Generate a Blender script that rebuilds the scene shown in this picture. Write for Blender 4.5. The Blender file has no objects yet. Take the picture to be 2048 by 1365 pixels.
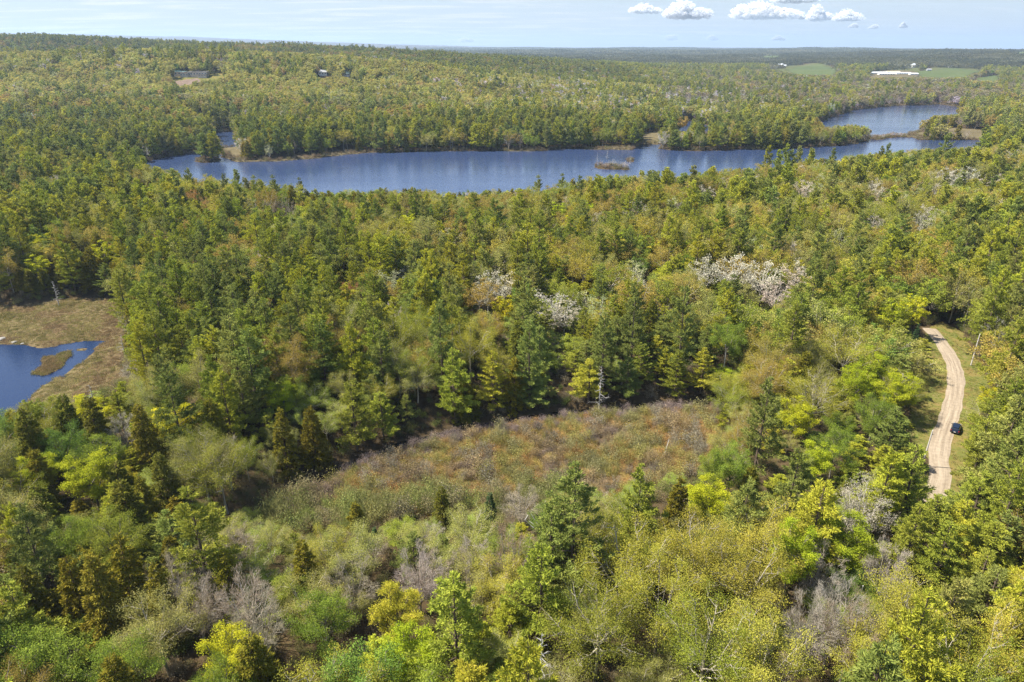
import bpy, math, random
import numpy as np

sc = bpy.context.scene
COL = sc.collection
# ------------------------------------------------------------------ camera, sky, sun, exposure
H = 88.0; LEAFGAIN = 2.1; HAZE = 6e-5
PITCH = math.radians(23.2)
CP, SP = math.cos(PITCH), math.sin(PITCH)
FPX = 1365.0
cam_d = bpy.data.cameras.new('camera'); cam = bpy.data.objects.new('camera', cam_d)
COL.objects.link(cam); sc.camera = cam
cam.location = (0, 0, H); cam.rotation_euler = (math.pi/2 - PITCH, 0, 0)
cam_d.sensor_width = 36; cam_d.lens = 24.0
cam_d.clip_start = 0.5; cam_d.clip_end = 120000

SUN_EL, SUN_AZ = math.radians(56), math.radians(-84)      # azimuth from +Y (the view) towards +X
sun_dir = (math.cos(SUN_EL)*math.sin(SUN_AZ), math.cos(SUN_EL)*math.cos(SUN_AZ), math.sin(SUN_EL))
sl = bpy.data.lights.new('sun', 'SUN'); so = bpy.data.objects.new('sun', sl); COL.objects.link(so)
sl.energy = 5.0; sl.angle = math.radians(0.55); sl.color = (1.0, 0.94, 0.82)
from mathutils import Vector
so.rotation_euler = Vector(sun_dir).to_track_quat('Z', 'Y').to_euler()

world = bpy.data.worlds.new('World'); sc.world = world; world.use_nodes = True
wn, wl = world.node_tree.nodes, world.node_tree.links
wn.clear()
def W(t, **k):
    n = wn.new(t)
    for a, b in k.items(): setattr(n, a, b)
    return n
wo = W('ShaderNodeOutputWorld'); bg = W('ShaderNodeBackground'); bg.inputs[1].default_value = 0.10
sky = W('ShaderNodeTexSky', sky_type='NISHITA', sun_disc=False)
sky.sun_elevation = SUN_EL; sky.sun_rotation = SUN_AZ; sky.altitude = 100
sky.air_density = 1.0; sky.dust_density = 0.6; sky.ozone_density = 2.0
# thin streaky high cloud, laid out on a plane far above (direction / height)
tc = W('ShaderNodeTexCoord'); sep = W('ShaderNodeSeparateXYZ'); wl.new(tc.outputs['Generated'], sep.inputs[0])
def M_(op, a, b=None, c=None, clamp=False):
    n = W('ShaderNodeMath', operation=op); n.use_clamp = clamp
    for i, v in enumerate((a, b, c)):
        if v is None: continue
        if isinstance(v, (int, float)): n.inputs[i].default_value = v
        else: wl.new(v, n.inputs[i])
    return n.outputs[0]
zc = M_('ADD', M_('MAXIMUM', sep.outputs[2], 0.0), 0.045)
cx, cy = M_('DIVIDE', sep.outputs[0], zc), M_('DIVIDE', sep.outputs[1], zc)
cmb = W('ShaderNodeCombineXYZ'); wl.new(M_('MULTIPLY', cx, 0.55), cmb.inputs[0]); wl.new(M_('MULTIPLY', cy, 1.6), cmb.inputs[1])
n1 = W('ShaderNodeTexNoise'); n1.inputs['Scale'].default_value = 1.1; n1.inputs['Detail'].default_value = 9; n1.inputs['Roughness'].default_value = 0.62
n1.inputs['Distortion'].default_value = 0.6
wl.new(cmb.outputs[0], n1.inputs['Vector'])
cr = W('ShaderNodeMapRange'); cr.inputs[1].default_value = 0.47; cr.inputs[2].default_value = 0.68; cr.interpolation_type = 'SMOOTHSTEP'
wl.new(n1.outputs[0], cr.inputs[0])
leftm = W('ShaderNodeMapRange'); leftm.inputs[1].default_value = 0.45; leftm.inputs[2].default_value = -0.15
leftm.inputs[3].default_value = 0.25; leftm.inputs[4].default_value = 0.9
wl.new(sep.outputs[0], leftm.inputs[0])
cf = M_('MULTIPLY', cr.outputs[0], leftm.outputs[0], clamp=True)
# overall thin veil near the horizon
hz = W('ShaderNodeMapRange'); hz.inputs[1].default_value = 0.0; hz.inputs[2].default_value = 0.35
hz.inputs[3].default_value = 0.92; hz.inputs[4].default_value = 0.0; hz.interpolation_type = 'SMOOTHSTEP'
wl.new(sep.outputs[2], hz.inputs[0])
mx0 = W('ShaderNodeMix', data_type='RGBA'); wl.new(hz.outputs[0], mx0.inputs[0])
wl.new(sky.outputs[0], mx0.inputs[6]); mx0.inputs[7].default_value = (2.55, 2.95, 3.32, 1)
mx = W('ShaderNodeMix', data_type='RGBA'); wl.new(cf, mx.inputs[0])
wl.new(mx0.outputs[2], mx.inputs[6]); mx.inputs[7].default_value = (4.15, 4.18, 4.28, 1)
wl.new(mx.outputs[2], bg.inputs[0]); wl.new(bg.outputs[0], wo.inputs[0])

sc.view_settings.view_transform = 'Standard'; sc.view_settings.look = 'None'
sc.view_settings.exposure = 1.26; sc.view_settings.gamma = 1.0; sc.view_settings.use_curve_mapping = False
sc.cycles.max_bounces = 6; sc.cycles.diffuse_bounces = 3; sc.cycles.glossy_bounces = 2
sc.cycles.transmission_bounces = 3; sc.cycles.transparent_max_bounces = 12; sc.cycles.volume_bounces = 0
sc.cycles.caustics_reflective = False; sc.cycles.caustics_refractive = False
sc.cycles.use_denoising = True; sc.cycles.denoiser = 'OPENIMAGEDENOISE'; sc.cycles.denoising_input_passes = 'RGB_ALBEDO_NORMAL'; sc.cycles.denoising_prefilter = 'NONE'
sc.cycles.sample_clamp_indirect = 4.0

# ------------------------------------------------------------------ helpers
def project(x, y, z):
    zr = z - H
    d = y*CP - zr*SP
    d = np.where(np.abs(d) < 1e-6, 1e-6, d)
    return 1024 + FPX*x/d, 682.5 - FPX*(y*SP + zr*CP)/d, d
def unproj(u, v, z=0.0):
    """ground point of height z seen at photo pixel u, v"""
    a, b = (u-1024)/FPX, (682.5-v)/FPX
    dz = b*CP - SP
    t = (z-H)/dz
    return a*t, (CP + b*SP)*t
def poly_w(pts, z=0.0): return np.array([unproj(u, v, z) for u, v in pts])
def inside(P, X, Y):
    P = np.asarray(P); r = np.zeros(np.shape(X), bool)
    n = len(P); j = n-1
    for i in range(n):
        xi, yi = P[i]; xj, yj = P[j]
        if yi != yj:
            c = ((yi > Y) != (yj > Y)) & (X < (xj-xi)*(Y-yi)/(yj-yi)+xi)
            r ^= c
        j = i
    return r
def segdist(P, X, Y, closed=True):
    P = np.asarray(P); D = np.full(np.shape(X), 1e9)
    n = len(P)
    for i in range(n if closed else n-1):
        ax, ay = P[i]; bx, by = P[(i+1) % n]
        dx, dy = bx-ax, by-ay; L = dx*dx+dy*dy+1e-9
        t = np.clip(((X-ax)*dx+(Y-ay)*dy)/L, 0, 1)
        D = np.minimum(D, np.hypot(X-ax-t*dx, Y-ay-t*dy))
    return D
def sdf(P, X, Y):
    d = segdist(P, X, Y); return np.where(inside(P, X, Y), -d, d)
def wobble(P, amp, n=3, seed=0):
    """subdivide a polygon and push its points about, so shores are uneven"""
    r = np.random.default_rng(seed); P = np.asarray(P, float)
    for k in range(n):
        Q = np.roll(P, -1, 0); mid = (P+Q)/2
        L = np.hypot(*(Q-P).T)[:, None]
        mid = mid + r.normal(size=mid.shape)*np.minimum(L*0.09, amp)
        P = np.stack([P, mid], 1).reshape(-1, 2)
    return P
_rg = np.random.default_rng(77)
_waves = [(_rg.uniform(0, 6.28), _rg.uniform(0, 6.28), _rg.uniform(0, 6.28), _rg.uniform(.7, 1.4)) for _ in range(40)]
def wav(X, Y, L, k0=0, n=6):
    s = 0
    for a, p, q, f in _waves[k0:k0+n]:
        s = s + np.sin((X*math.cos(a)+Y*math.sin(a))*6.283/L*f + p + 1.3*np.sin((X*math.sin(a)-Y*math.cos(a))*6.283/L*.7+q))
    return s/n

# ------------------------------------------------------------------ shapes of water, marsh, clearings (from sight lines to z = 0)
W_MAIN = wobble(poly_w([(262,332),(300,322),(345,313),(400,304),(425,300),(434,306),(455,318),(475,325),(520,324),(560,323),(640,317),(700,309),(760,305),(830,304),
    (900,303),(1000,303),(1100,301),(1180,300),(1262,301),(1280,294),(1306,291),(1318,299),(1400,303),(1500,300),(1600,297),(1690,291),(1735,284),
    (1770,284),(1830,281),(1880,281),(1930,281),(1990,283),(2020,293),(1900,312),(1800,325),(1700,345),(1600,362),(1500,385),(1400,392),(1300,398),
    (1200,405),(1100,415),(1000,422),(900,424),(800,424),(700,424),(560,424),(450,405),(350,382),(290,350)]), 4, 3, 1)
W_RIGHT = wobble(poly_w([(1590,262),(1620,247),(1660,235),(1700,223),(1780,214),(1870,209),(1925,216),(1926,230),(1870,239),(1840,251),(1826,266),(1816,287),
    (1745,287),(1742,274),(1700,270),(1640,268)]), 5, 3, 2)
W_INL = wobble(poly_w([(420,300),(424,288),(428,266),(470,264),(478,284),(472,294),(440,298)]), 2, 2, 3)
W_INM = wobble(poly_w([(1340,262),(1348,245),(1380,243),(1424,253),(1424,266),(1404,272),(1370,268)]), 2, 2, 4)
W_PASS = wobble(poly_w([(1276,302),(1284,291),(1320,289),(1322,294),(1300,302)]), 2, 2, 5)
LAKE_ISLES = [wobble(poly_w(p), 1.5, 2, 6+i) for i, p in enumerate([
    [(388,323),(395,317),(425,314),(440,317),(438,324),(410,327)],
    [(1186,334),(1196,331),(1215,331),(1232,333),(1252,337),(1250,341),(1225,340),(1195,338)],
    [(1250,322),(1262,319),(1272,320),(1270,325),(1255,326)],
    [(1738,276),(1765,273),(1800,270),(1832,271),(1830,275),(1790,276),(1768,280),(1745,282)],
    [(1235,337),(1244,334),(1262,338),(1255,342)]])]
POND = wobble(poly_w([(-420,690),(0,689),(60,694),(84,697),(110,694),(135,688),(165,684),(206,681),(214,684),(196,690),(186,700),(192,706),(178,712),(168,727),(150,733),(128,750),(132,758),(104,764),(84,772),(66,790),
    (40,815),(0,880),(-100,950),(-560,950)]), 1.2, 2, 12)
POND_ISLE = wobble(poly_w([(56,752),(70,742),(84,733),(78,722),(84,714),(110,712),(128,704),(142,703),(143,712),(130,728),(112,742),(86,752)]), 1.0, 2, 13)
POND_ISLE2 = wobble(poly_w([(150,700),(158,696),(176,697),(172,702),(158,704)]), .6, 2, 17)
POND_ISLE3 = wobble(poly_w([(128,752),(118,762),(96,770),(108,757)]), .5, 2, 18)
CREEK = poly_w([(380,1130),(430,1085),(520,1038),(600,982),(700,932),(800,893),(900,868),(1000,848),(1100,832),(1200,822),(1300,813),(1430,812),(1500,800)])
BOG = wobble(poly_w([(-420,596),(0,612),(120,606),(240,607),(262,612),(242,640),(232,672),(250,700),(240,740),(228,775),(190,800),(120,812),(40,850),(-60,960),(-560,990)]), 2, 2, 14)
MARSH = wobble(poly_w([(520,1045),(610,985),(700,936),(800,900),(900,872),(1000,852),(1100,836),(1200,826),(1300,818),(1420,812),(1446,850),(1430,910),(1400,945),
    (1330,972),(1250,990),(1140,1010),(1040,1025),(940,1030),(840,1040),(740,1062),(640,1078),(560,1075)]), 2, 2, 15)
ROAD = [(1856,664),(1862,671),(1872,683),(1888,706),(1903,735),(1909,765),(1906,800),(1898,835),(1886,868),(1877,900),(1874,930),(1878,958),(1872,985),(1858,1020)]
ROADW = poly_w(ROAD, 4.0)
FIELDS = [poly_w(p, z) for p, z in (
    ([(1572,139),(1600,135),(1640,134),(1672,139),(1668,148),(1630,150),(1590,147)], 16),
    ([(1832,146),(1860,142),(1900,139),(1925,140),(1960,143),(1930,152),(1890,154),(1850,153)], 16),
    ([(1950,156),(1985,151),(2000,153),(1995,161),(1960,160)], 14),
    ([(2008,122),(2060,118),(2075,126),(2030,130)], 22),
    ([(1520,118),(1556,115),(1560,119),(1530,121)], 30))]
HOUSE_C = poly_w([(334,163),(350,159),(396,158),(406,160),(380,165),(352,166)], 47)

# ------------------------------------------------------------------ terrain
T_R = np.array([-.96, -.692, -.42, -.151, .051, .254, .457, .692, .96])
T_Y = np.array([0, 300, 500, 700, 950, 1200, 1450, 1950, 2600, 3500, 5000, 8000, 12000, 18000, 26000.])
T_H = np.array([[5]*9, [5]*9, [5,5,4,4,4,4,4,5,5], [8,6,4,3,3,3,3,3,4],
    [36,31,26,17,9,3,3,4,5], [60,66,70,54,20,5,4,5,7], [42,40,42,36,22,7,5,6,9], [104,99,85,69,38,10,8,8,12],
    [90,88,80,60,34,15,16,18,22], [70,70,60,45,30,20,32,58,66], [60,60,50,42,42,38,50,60,60], [80,70,60,55,58,55,66,50,60],
    [120,110,90,70,75,75,60,45,60], [440,420,330,165,105,100,80,60,60], [200,200,200,90,60,60,60,60,60.]])
def _cr(p0, p1, p2, p3, t):
    return p1 + .5*t*(p2-p0 + t*(2*p0-5*p1+4*p2-p3 + t*(3*(p1-p2)+p3-p0)))
def table(X, Y):
    Yc = np.maximum(Y, 1.0)
    r = np.clip(X/Yc, -.96, .96)
    fy = np.interp(np.clip(Y, 0, 26000), T_Y, np.arange(len(T_Y))); fr = np.interp(r, T_R, np.arange(len(T_R)))
    iy = np.clip(fy.astype(int), 0, len(T_Y)-2); ir = np.clip(fr.astype(int), 0, len(T_R)-2)
    ty, tr = fy-iy, fr-ir
    ty = ty*ty*(3-2*ty)
    g = lambda a, b: T_H[np.clip(a, 0, len(T_Y)-1), np.clip(b, 0, len(T_R)-1)]
    rows = [_cr(g(iy+k, ir-1), g(iy+k, ir), g(iy+k, ir+1), g(iy+k, ir+2), tr) for k in (0, 1)]
    return rows[0]*(1-ty)+rows[1]*ty
def water_sd(X, Y):
    d = np.minimum.reduce([sdf(p, X, Y) for p in (W_MAIN, W_RIGHT, W_INL, W_INM, W_PASS)])
    for p in LAKE_ISLES: d = np.maximum(d, -sdf(p, X, Y))
    e = np.maximum(sdf(POND, X, Y), -sdf(POND_ISLE, X, Y)); e = np.maximum(e, -np.minimum(sdf(POND_ISLE2, X, Y), sdf(POND_ISLE3, X, Y)))
    c = segdist(CREEK, X, Y, False) - 1.7
    return d, e, c
def hgt(X, Y):
    X = np.asarray(X, float); Y = np.asarray(Y, float)
    D = np.hypot(X, Y)
    amp = np.clip((D-80)/900, 0, 1)
    h = table(X, Y) + wav(X, Y, 260, 0)*2.2*np.clip(amp+.3, 0, 1) + wav(X, Y, 90, 6)*0.8
    h = h + wav(X, Y, 900, 12)*7*np.clip((D-900)/1500, 0, 1) + wav(X, Y, 2600, 18)*24*np.clip((D-3000)/4000, 0, 1) + wav(X, Y, 420, 28)*4*np.clip((D-900)/900, 0, 1)
    h = np.maximum(h, 1.2)
    m = D < 1700
    if m.any():
        x, y = X[m], Y[m]
        d, e, c = water_sd(x, y)
        hh = h[m]
        for dd, w, s in ((d, 45., .2), (e, 25., .3), (c, 9., .3)):
            k = np.clip(dd/w, 0, 1); k = k*k*(3-2*k)
            hh = np.minimum(hh, hh*k + np.clip(dd*s, -1.5, 0.35 if w < 40 else .6)*(1-k) + .0)
        bog = sdf(BOG, x, y); mar = sdf(MARSH, x, y)
        for b in (bog, mar):
            k = np.clip((b+2)/14, 0, 1); k = k*k*(3-2*k)
            lev = 0.35 + 0.12*wav(x, y, 9, 24)
            hh = np.where(hh > lev, hh*k + lev*(1-k), hh)
        h[m] = hh
    return h
# polar sheet: rings get wider with distance, so it is fine near the camera and reaches the horizon
AZ = np.radians(np.linspace(-66, 66, 420)); RR = 18*np.power(26000/18, np.linspace(0, 1, 520))
gA, gR = np.meshgrid(AZ, RR); gX, gY = gR*np.sin(gA), gR*np.cos(gA); gZ = hgt(gX, gY)
lR = np.log(RR)
def hm(X, Y):
    """height of the built sheet"""
    X = np.asarray(X, float); Y = np.asarray(Y, float)
    fa = np.clip((np.arctan2(X, Y)-AZ[0])/(AZ[1]-AZ[0]), 0, len(AZ)-1.001)
    fr = np.clip((np.log(np.maximum(np.hypot(X, Y), 18))-lR[0])/(lR[1]-lR[0]), 0, len(RR)-1.001)
    ia, ir = fa.astype(int), fr.astype(int); a, r = fa-ia, fr-ir
    return (gZ[ir, ia]*(1-a)*(1-r)+gZ[ir, ia+1]*a*(1-r)+gZ[ir+1, ia]*(1-a)*r+gZ[ir+1, ia+1]*a*r)

# ------------------------------------------------------------------ materials
MAT = {}
def newmat(name):
    m = bpy.data.materials.new(name); m.use_nodes = True; m.node_tree.nodes.clear(); MAT[name] = m
    nt = m.node_tree
    def N(t, **k):
        n = nt.nodes.new(t)
        for a, b in k.items(): setattr(n, a, b)
        return n
    return m, nt, N, nt.links.new
def simple(name, col, rough=.7, metal=0., spec=.4):
    m, nt, N, L = newmat(name)
    p = N('ShaderNodeBsdfPrincipled'); o = N('ShaderNodeOutputMaterial')
    p.inputs['Base Color'].default_value = (*col, 1); p.inputs['Roughness'].default_value = rough
    p.inputs['Metallic'].default_value = metal; p.inputs['Specular IOR Level'].default_value = spec
    nz = N('ShaderNodeTexNoise'); nz.inputs['Scale'].default_value = 3
    hs = N('ShaderNodeHueSaturation'); mr = N('ShaderNodeMapRange'); mr.inputs[3].default_value = .85; mr.inputs[4].default_value = 1.12
    geo = N('ShaderNodeTexCoord'); L(geo.outputs['Object'], nz.inputs['Vector'])
    L(nz.outputs[0], mr.inputs[0]); L(mr.outputs[0], hs.inputs['Value']); hs.inputs['Color'].default_value = (*col, 1)
    L(hs.outputs[0], p.inputs['Base Color']); L(p.outputs[0], o.inputs[0]); return m
def leafmat(name, transl=.35):
    m, nt, N, L = newmat(name)
    at = N('ShaderNodeAttribute', attribute_type='INSTANCER', attribute_name='tint')
    v = N('ShaderNodeAttribute', attribute_type='GEOMETRY', attribute_name='var')
    mr = N('ShaderNodeMapRange'); mr.inputs[3].default_value = .72; mr.inputs[4].default_value = 1.3
    hr = N('ShaderNodeMapRange'); hr.inputs[3].default_value = .515; hr.inputs[4].default_value = .485
    L(v.outputs['Fac'], mr.inputs[0]); L(v.outputs['Fac'], hr.inputs[0])
    hs = N('ShaderNodeHueSaturation'); L(at.outputs['Color'], hs.inputs['Color']); L(mr.outputs[0], hs.inputs['Value']); L(hr.outputs[0], hs.inputs['Hue'])
    d = N('ShaderNodeBsdfDiffuse'); t = N('ShaderNodeBsdfTranslucent'); mx = N('ShaderNodeMixShader'); mx.inputs[0].default_value = transl
    L(hs.outputs[0], d.inputs[0]); L(hs.outputs[0], t.inputs[0]); L(d.outputs[0], mx.inputs[1]); L(t.outputs[0], mx.inputs[2])
    o = N('ShaderNodeOutputMaterial'); L(mx.outputs[0], o.inputs[0]); return m
def barkmat(name):
    m, nt, N, L = newmat(name)
    at = N('ShaderNodeAttribute', attribute_type='INSTANCER', attribute_name='bark')
    tc = N('ShaderNodeTexCoord'); nz = N('ShaderNodeTexNoise'); nz.inputs['Scale'].default_value = 4; nz.inputs['Detail'].default_value = 3
    L(tc.outputs['Object'], nz.inputs['Vector'])
    mr = N('ShaderNodeMapRange'); mr.inputs[3].default_value = .6; mr.inputs[4].default_value = 1.35; L(nz.outputs[0], mr.inputs[0])
    hs = N('ShaderNodeHueSaturation'); L(at.outputs['Color'], hs.inputs['Color']); L(mr.outputs[0], hs.inputs['Value'])
    d = N('ShaderNodeBsdfDiffuse'); L(hs.outputs[0], d.inputs[0]); o = N('ShaderNodeOutputMaterial'); L(d.outputs[0], o.inputs[0]); return m
M_LEAF = leafmat('foliage'); M_NEEDLE = leafmat('needles', .22); M_BARK = barkmat('bark')
def groundmat(name, cols, scale, scale2=None, bump=.0, rough=1., detail=6, stretch=None):
    """cols: ramp colours between which a world-space noise moves; a second broad noise mixes in"""
    m, nt, N, L = newmat(name)
    g = N('ShaderNodeNewGeometry'); vec = g.outputs['Position']
    if stretch:
        mp = N('ShaderNodeMapping'); mp.inputs['Scale'].default_value = stretch; L(vec, mp.inputs[0]); vec = mp.outputs[0]
    nz = N('ShaderNodeTexNoise'); nz.inputs['Scale'].default_value = scale; nz.inputs['Detail'].default_value = detail; nz.inputs['Roughness'].default_value = .65
    L(vec, nz.inputs['Vector'])
    n2 = N('ShaderNodeTexNoise'); n2.inputs['Scale'].default_value = scale2 or scale*.08; n2.inputs['Detail'].default_value = 4; L(vec, n2.inputs['Vector'])
    ad = N('ShaderNodeMath', operation='ADD'); L(nz.outputs[0], ad.inputs[0]); L(n2.outputs[0], ad.inputs[1])
    mr = N('ShaderNodeMapRange'); mr.inputs[1].default_value = .66; mr.inputs[2].default_value = 1.34; L(ad.outputs[0], mr.inputs[0])
    rp = N('ShaderNodeValToRGB'); rp.color_ramp.elements.remove(rp.color_ramp.elements[1])
    rp.color_ramp.elements[0].position = 0; rp.color_ramp.elements[0].color = (*cols[0], 1)
    for i, c in enumerate(cols[1:], 1):
        e = rp.color_ramp.elements.new(i/(len(cols)-1)); e.color = (*c, 1)
    L(mr.outputs[0], rp.inputs[0])
    p = N('ShaderNodeBsdfDiffuse'); L(rp.outputs[0], p.inputs['Color']); o = N('ShaderNodeOutputMaterial'); L(p.outputs[0], o.inputs[0])
    if bump:
        b = N('ShaderNodeBump'); b.inputs['Strength'].default_value = 1; b.inputs['Distance'].default_value = bump; L(nz.outputs[0], b.inputs['Height']); L(b.outputs[0], p.inputs['Normal'])
    return m
M_FLOOR = groundmat('forest_floor', [(.030,.022,.013), (.055,.040,.022), (.085,.060,.032), (.055,.060,.02)], .5, .03, .15)
M_BOG = groundmat('bog_sedge', [(.07,.05,.028), (.12,.085,.045), (.15,.12,.06), (.12,.115,.04)], .55, .06, .25)
M_MARSH = groundmat('marsh_sedge', [(.12,.075,.035), (.20,.125,.055), (.22,.155,.065), (.16,.13,.05)], .5, .07, .25)
M_VERGE = groundmat('verge_grass', [(.19,.13,.06), (.17,.135,.045), (.11,.12,.03), (.21,.15,.07)], .5, .12, .06)
M_FIELD = groundmat('pasture', [(.062,.080,.030), (.078,.098,.034), (.10,.11,.045)], .02, .004, 0)
M_MEADOW = groundmat('meadow', [(.06,.07,.025), (.085,.09,.03), (.10,.10,.045)], .03, .005, 0)
M_DIRT = groundmat('bare_earth', [(.13,.095,.07), (.19,.14,.11), (.16,.125,.09)], .08, .02, 0)
M_SAND = groundmat('bog_shore', [(.07,.06,.035), (.11,.09,.05), (.15,.125,.07)], .3, .03, .1)

def watermat(name, col, bump, rough, sc_):
    m, nt, N, L = newmat(name)
    p = N('ShaderNodeBsdfPrincipled'); o = N('ShaderNodeOutputMaterial')
    p.inputs['Base Color'].default_value = (*col, 1); p.inputs['Roughness'].default_value = rough; p.inputs['IOR'].default_value = 1.333
    g = N('ShaderNodeNewGeometry'); mp = N('ShaderNodeMapping'); mp.inputs['Scale'].default_value = (.6, 1.3, 1); mp.inputs['Rotation'].default_value = (0, 0, .3)
    L(g.outputs['Position'], mp.inputs[0])
    nz = N('ShaderNodeTexNoise'); nz.inputs['Scale'].default_value = sc_; nz.inputs['Detail'].default_value = 5; L(mp.outputs[0], nz.inputs['Vector'])
    n2 = N('ShaderNodeTexNoise'); n2.inputs['Scale'].default_value = .012; n2.inputs['Detail'].default_value = 3; L(mp.outputs[0], n2.inputs['Vector'])
    mr = N('ShaderNodeMapRange'); mr.inputs[1].default_value = .35; mr.inputs[2].default_value = .65; mr.inputs[3].default_value = .5*bump; mr.inputs[4].default_value = bump
    L(n2.outputs[0], mr.inputs[0])
    b = N('ShaderNodeBump'); L(mr.outputs[0], b.inputs['Distance']); L(nz.outputs[0], b.inputs['Height']); L(b.outputs[0], p.inputs['Normal'])
    L(p.outputs[0], o.inputs[0]); return m
M_LAKE = watermat('lake_water', (.030,.050,.115), .16, .06, .8)
M_POND = watermat('pond_water', (.008,.02,.06), .06, .08, 1.4)
M_CREEK = watermat('creek_water', (.006,.007,.006), .02, .05, 1.4)

def roadmat():
    m, nt, N, L = newmat('gravel'); 
    uv = N('ShaderNodeUVMap'); uv.uv_map = 'uv'
    sp = N('ShaderNodeSeparateXYZ'); L(uv.outputs[0], sp.inputs[0])
    g = N('ShaderNodeNewGeometry'); nz = N('ShaderNodeTexNoise'); nz.inputs['Scale'].default_value = 1.1; nz.inputs['Detail'].default_value = 8; L(g.outputs['Position'], nz.inputs['Vector'])
    mp = N('ShaderNodeMapping'); mp.inputs['Scale'].default_value = (6.5, .05, 1); L(uv.outputs[0], mp.inputs[0])
    ns = N('ShaderNodeTexNoise'); ns.inputs['Scale'].default_value = 1; ns.inputs['Detail'].default_value = 5; ns.inputs['Roughness'].default_value = .7; L(mp.outputs[0], ns.inputs['Vector'])
    ad = N('ShaderNodeMath', operation='MULTIPLY_ADD'); L(nz.outputs[0], ad.inputs[0]); ad.inputs[1].default_value = .35; L(ns.outputs[0], ad.inputs[2])
    mr = N('ShaderNodeMapRange'); mr.inputs[1].default_value = .4; mr.inputs[2].default_value = .95; L(ad.outputs[0], mr.inputs[0])
    rp = N('ShaderNodeValToRGB'); rp.color_ramp.elements[0].color = (.19,.15,.108,1); rp.color_ramp.elements[1].color = (.33,.27,.20,1)
    rp.color_ramp.elements[0].position = .2; rp.color_ramp.elements[1].position = .75
    L(mr.outputs[0], rp.inputs[0])
    p = N('ShaderNodeBsdfDiffuse'); L(rp.outputs[0], p.inputs[0]); o = N('ShaderNodeOutputMaterial'); L(p.outputs[0], o.inputs[0]); return m
M_ROAD = roadmat()

# ------------------------------------------------------------------ mesh building
def quads(name, V, F, mats, mi=None, var=None, smooth=False):
    V = np.asarray(V, np.float32); F = np.asarray(F, np.int32)
    me = bpy.data.meshes.new(name)
    me.vertices.add(len(V)); me.vertices.foreach_set('co', V.ravel())
    k = F.shape[1]
    me.loops.add(F.size); me.loops.foreach_set('vertex_index', F.ravel())
    me.polygons.add(len(F)); me.polygons.foreach_set('loop_start', np.arange(0, F.size, k, dtype=np.int32))
    for m in (mats if isinstance(mats, (list, tuple)) else [mats]): me.materials.append(m)
    if mi is not None: me.polygons.foreach_set('material_index', np.asarray(mi, np.int32))
    if smooth: me.polygons.foreach_set('use_smooth', np.ones(len(F), bool))
    if var is not None:
        a = me.attributes.new('var', 'FLOAT', 'FACE'); a.data.foreach_set('value', np.asarray(var, np.float32))
    me.update(calc_edges=True); return me
def link(name, me, parent=None, loc=None, rz=0):
    o = bpy.data.objects.new(name, me); COL.objects.link(o)
    if parent is not None: o.parent = parent
    if loc is not None: o.location = loc
    if rz: o.rotation_euler = (0, 0, rz)
    return o
def tag(o, label=None, cat=None, group=None, kind=None):
    if label: o['label'] = label
    if cat: o['category'] = cat
    if group: o['group'] = group
    if kind: o['kind'] = kind
    return o
def empty(name, loc, rz=0):
    o = bpy.data.objects.new(name, None); COL.objects.link(o); o.location = loc; o.rotation_euler = (0, 0, rz); o.empty_display_size = .5
    return o
class MB:
    """collects boxes, tubes and polygons into one mesh"""
    def __init__(s): s.v = []; s.f = []
    def add(s, V, F):
        b = len(s.v); s.v += [tuple(map(float, p)) for p in V]; s.f += [tuple(i+b for i in f) for f in F]
    def box(s, x0, x1, y0, y1, z0, z1):
        s.add([(x0,y0,z0),(x1,y0,z0),(x1,y1,z0),(x0,y1,z0),(x0,y0,z1),(x1,y0,z1),(x1,y1,z1),(x0,y1,z1)],
              [(0,3,2,1),(4,5,6,7),(0,1,5,4),(1,2,6,5),(2,3,7,6),(3,0,4,7)])
    def gable(s, x0, x1, y0, y1, z0, z1, ov=.4, th=.25):
        ym = (y0+y1)/2
        for sgn, ya in ((-1, y0-ov), (1, y1+ov)):
            zz = z0 - ov*(z1-z0)/(ym-y0)
            A = [(x0-ov,ya,zz),(x1+ov,ya,zz),(x1+ov,ym,z1),(x0-ov,ym,z1)]
            B = [(a,b,c+th) for a,b,c in A]
            s.add(A+B, [(0,3,2,1),(4,5,6,7),(0,1,5,4),(1,2,6,5),(2,3,7,6),(3,0,4,7)] if sgn < 0 else [(0,1,2,3),(7,6,5,4),(4,5,1,0),(5,6,2,1),(6,7,3,2),(7,4,0,3)])
    def gable_wall(s, x0, x1, y0, y1, z0, z1):
        ym = (y0+y1)/2
        for x in (x0, x1): s.add([(x,y0,z0),(x,y1,z0),(x,ym,z1)], [(0,1,2)])
    def tube(s, P, R, n=6, cap=True):
        P = [Vector(p) for p in P]; rings = []
        for i, p in enumerate(P):
            t = (P[min(i+1, len(P)-1)]-P[max(i-1, 0)]).normalized()
            a = t.orthogonal().normalized(); b = t.cross(a)
            rings.append([p+(a*math.cos(6.2832*k/n)+b*math.sin(6.2832*k/n))*R[i] for k in range(n)])
        V = [q for r in rings for q in r]
        F = [(i*n+k, i*n+(k+1) % n, (i+1)*n+(k+1) % n, (i+1)*n+k) for i in range(len(P)-1) for k in range(n)]
        if cap: F += [tuple(range(n))[::-1], tuple((len(P)-1)*n+k for k in range(n))]
        s.add(V, F)
    def mesh(s, name, mat, smooth=False):
        me = bpy.data.meshes.new(name); me.from_pydata(s.v, [], s.f); me.materials.append(mat)
        if smooth: me.polygons.foreach_set('use_smooth', np.ones(len(s.f), bool))
        me.update(); return me
    def build(s, name, mat, parent=None, smooth=False): return link(name, s.mesh(name, mat, smooth), parent)

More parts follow.
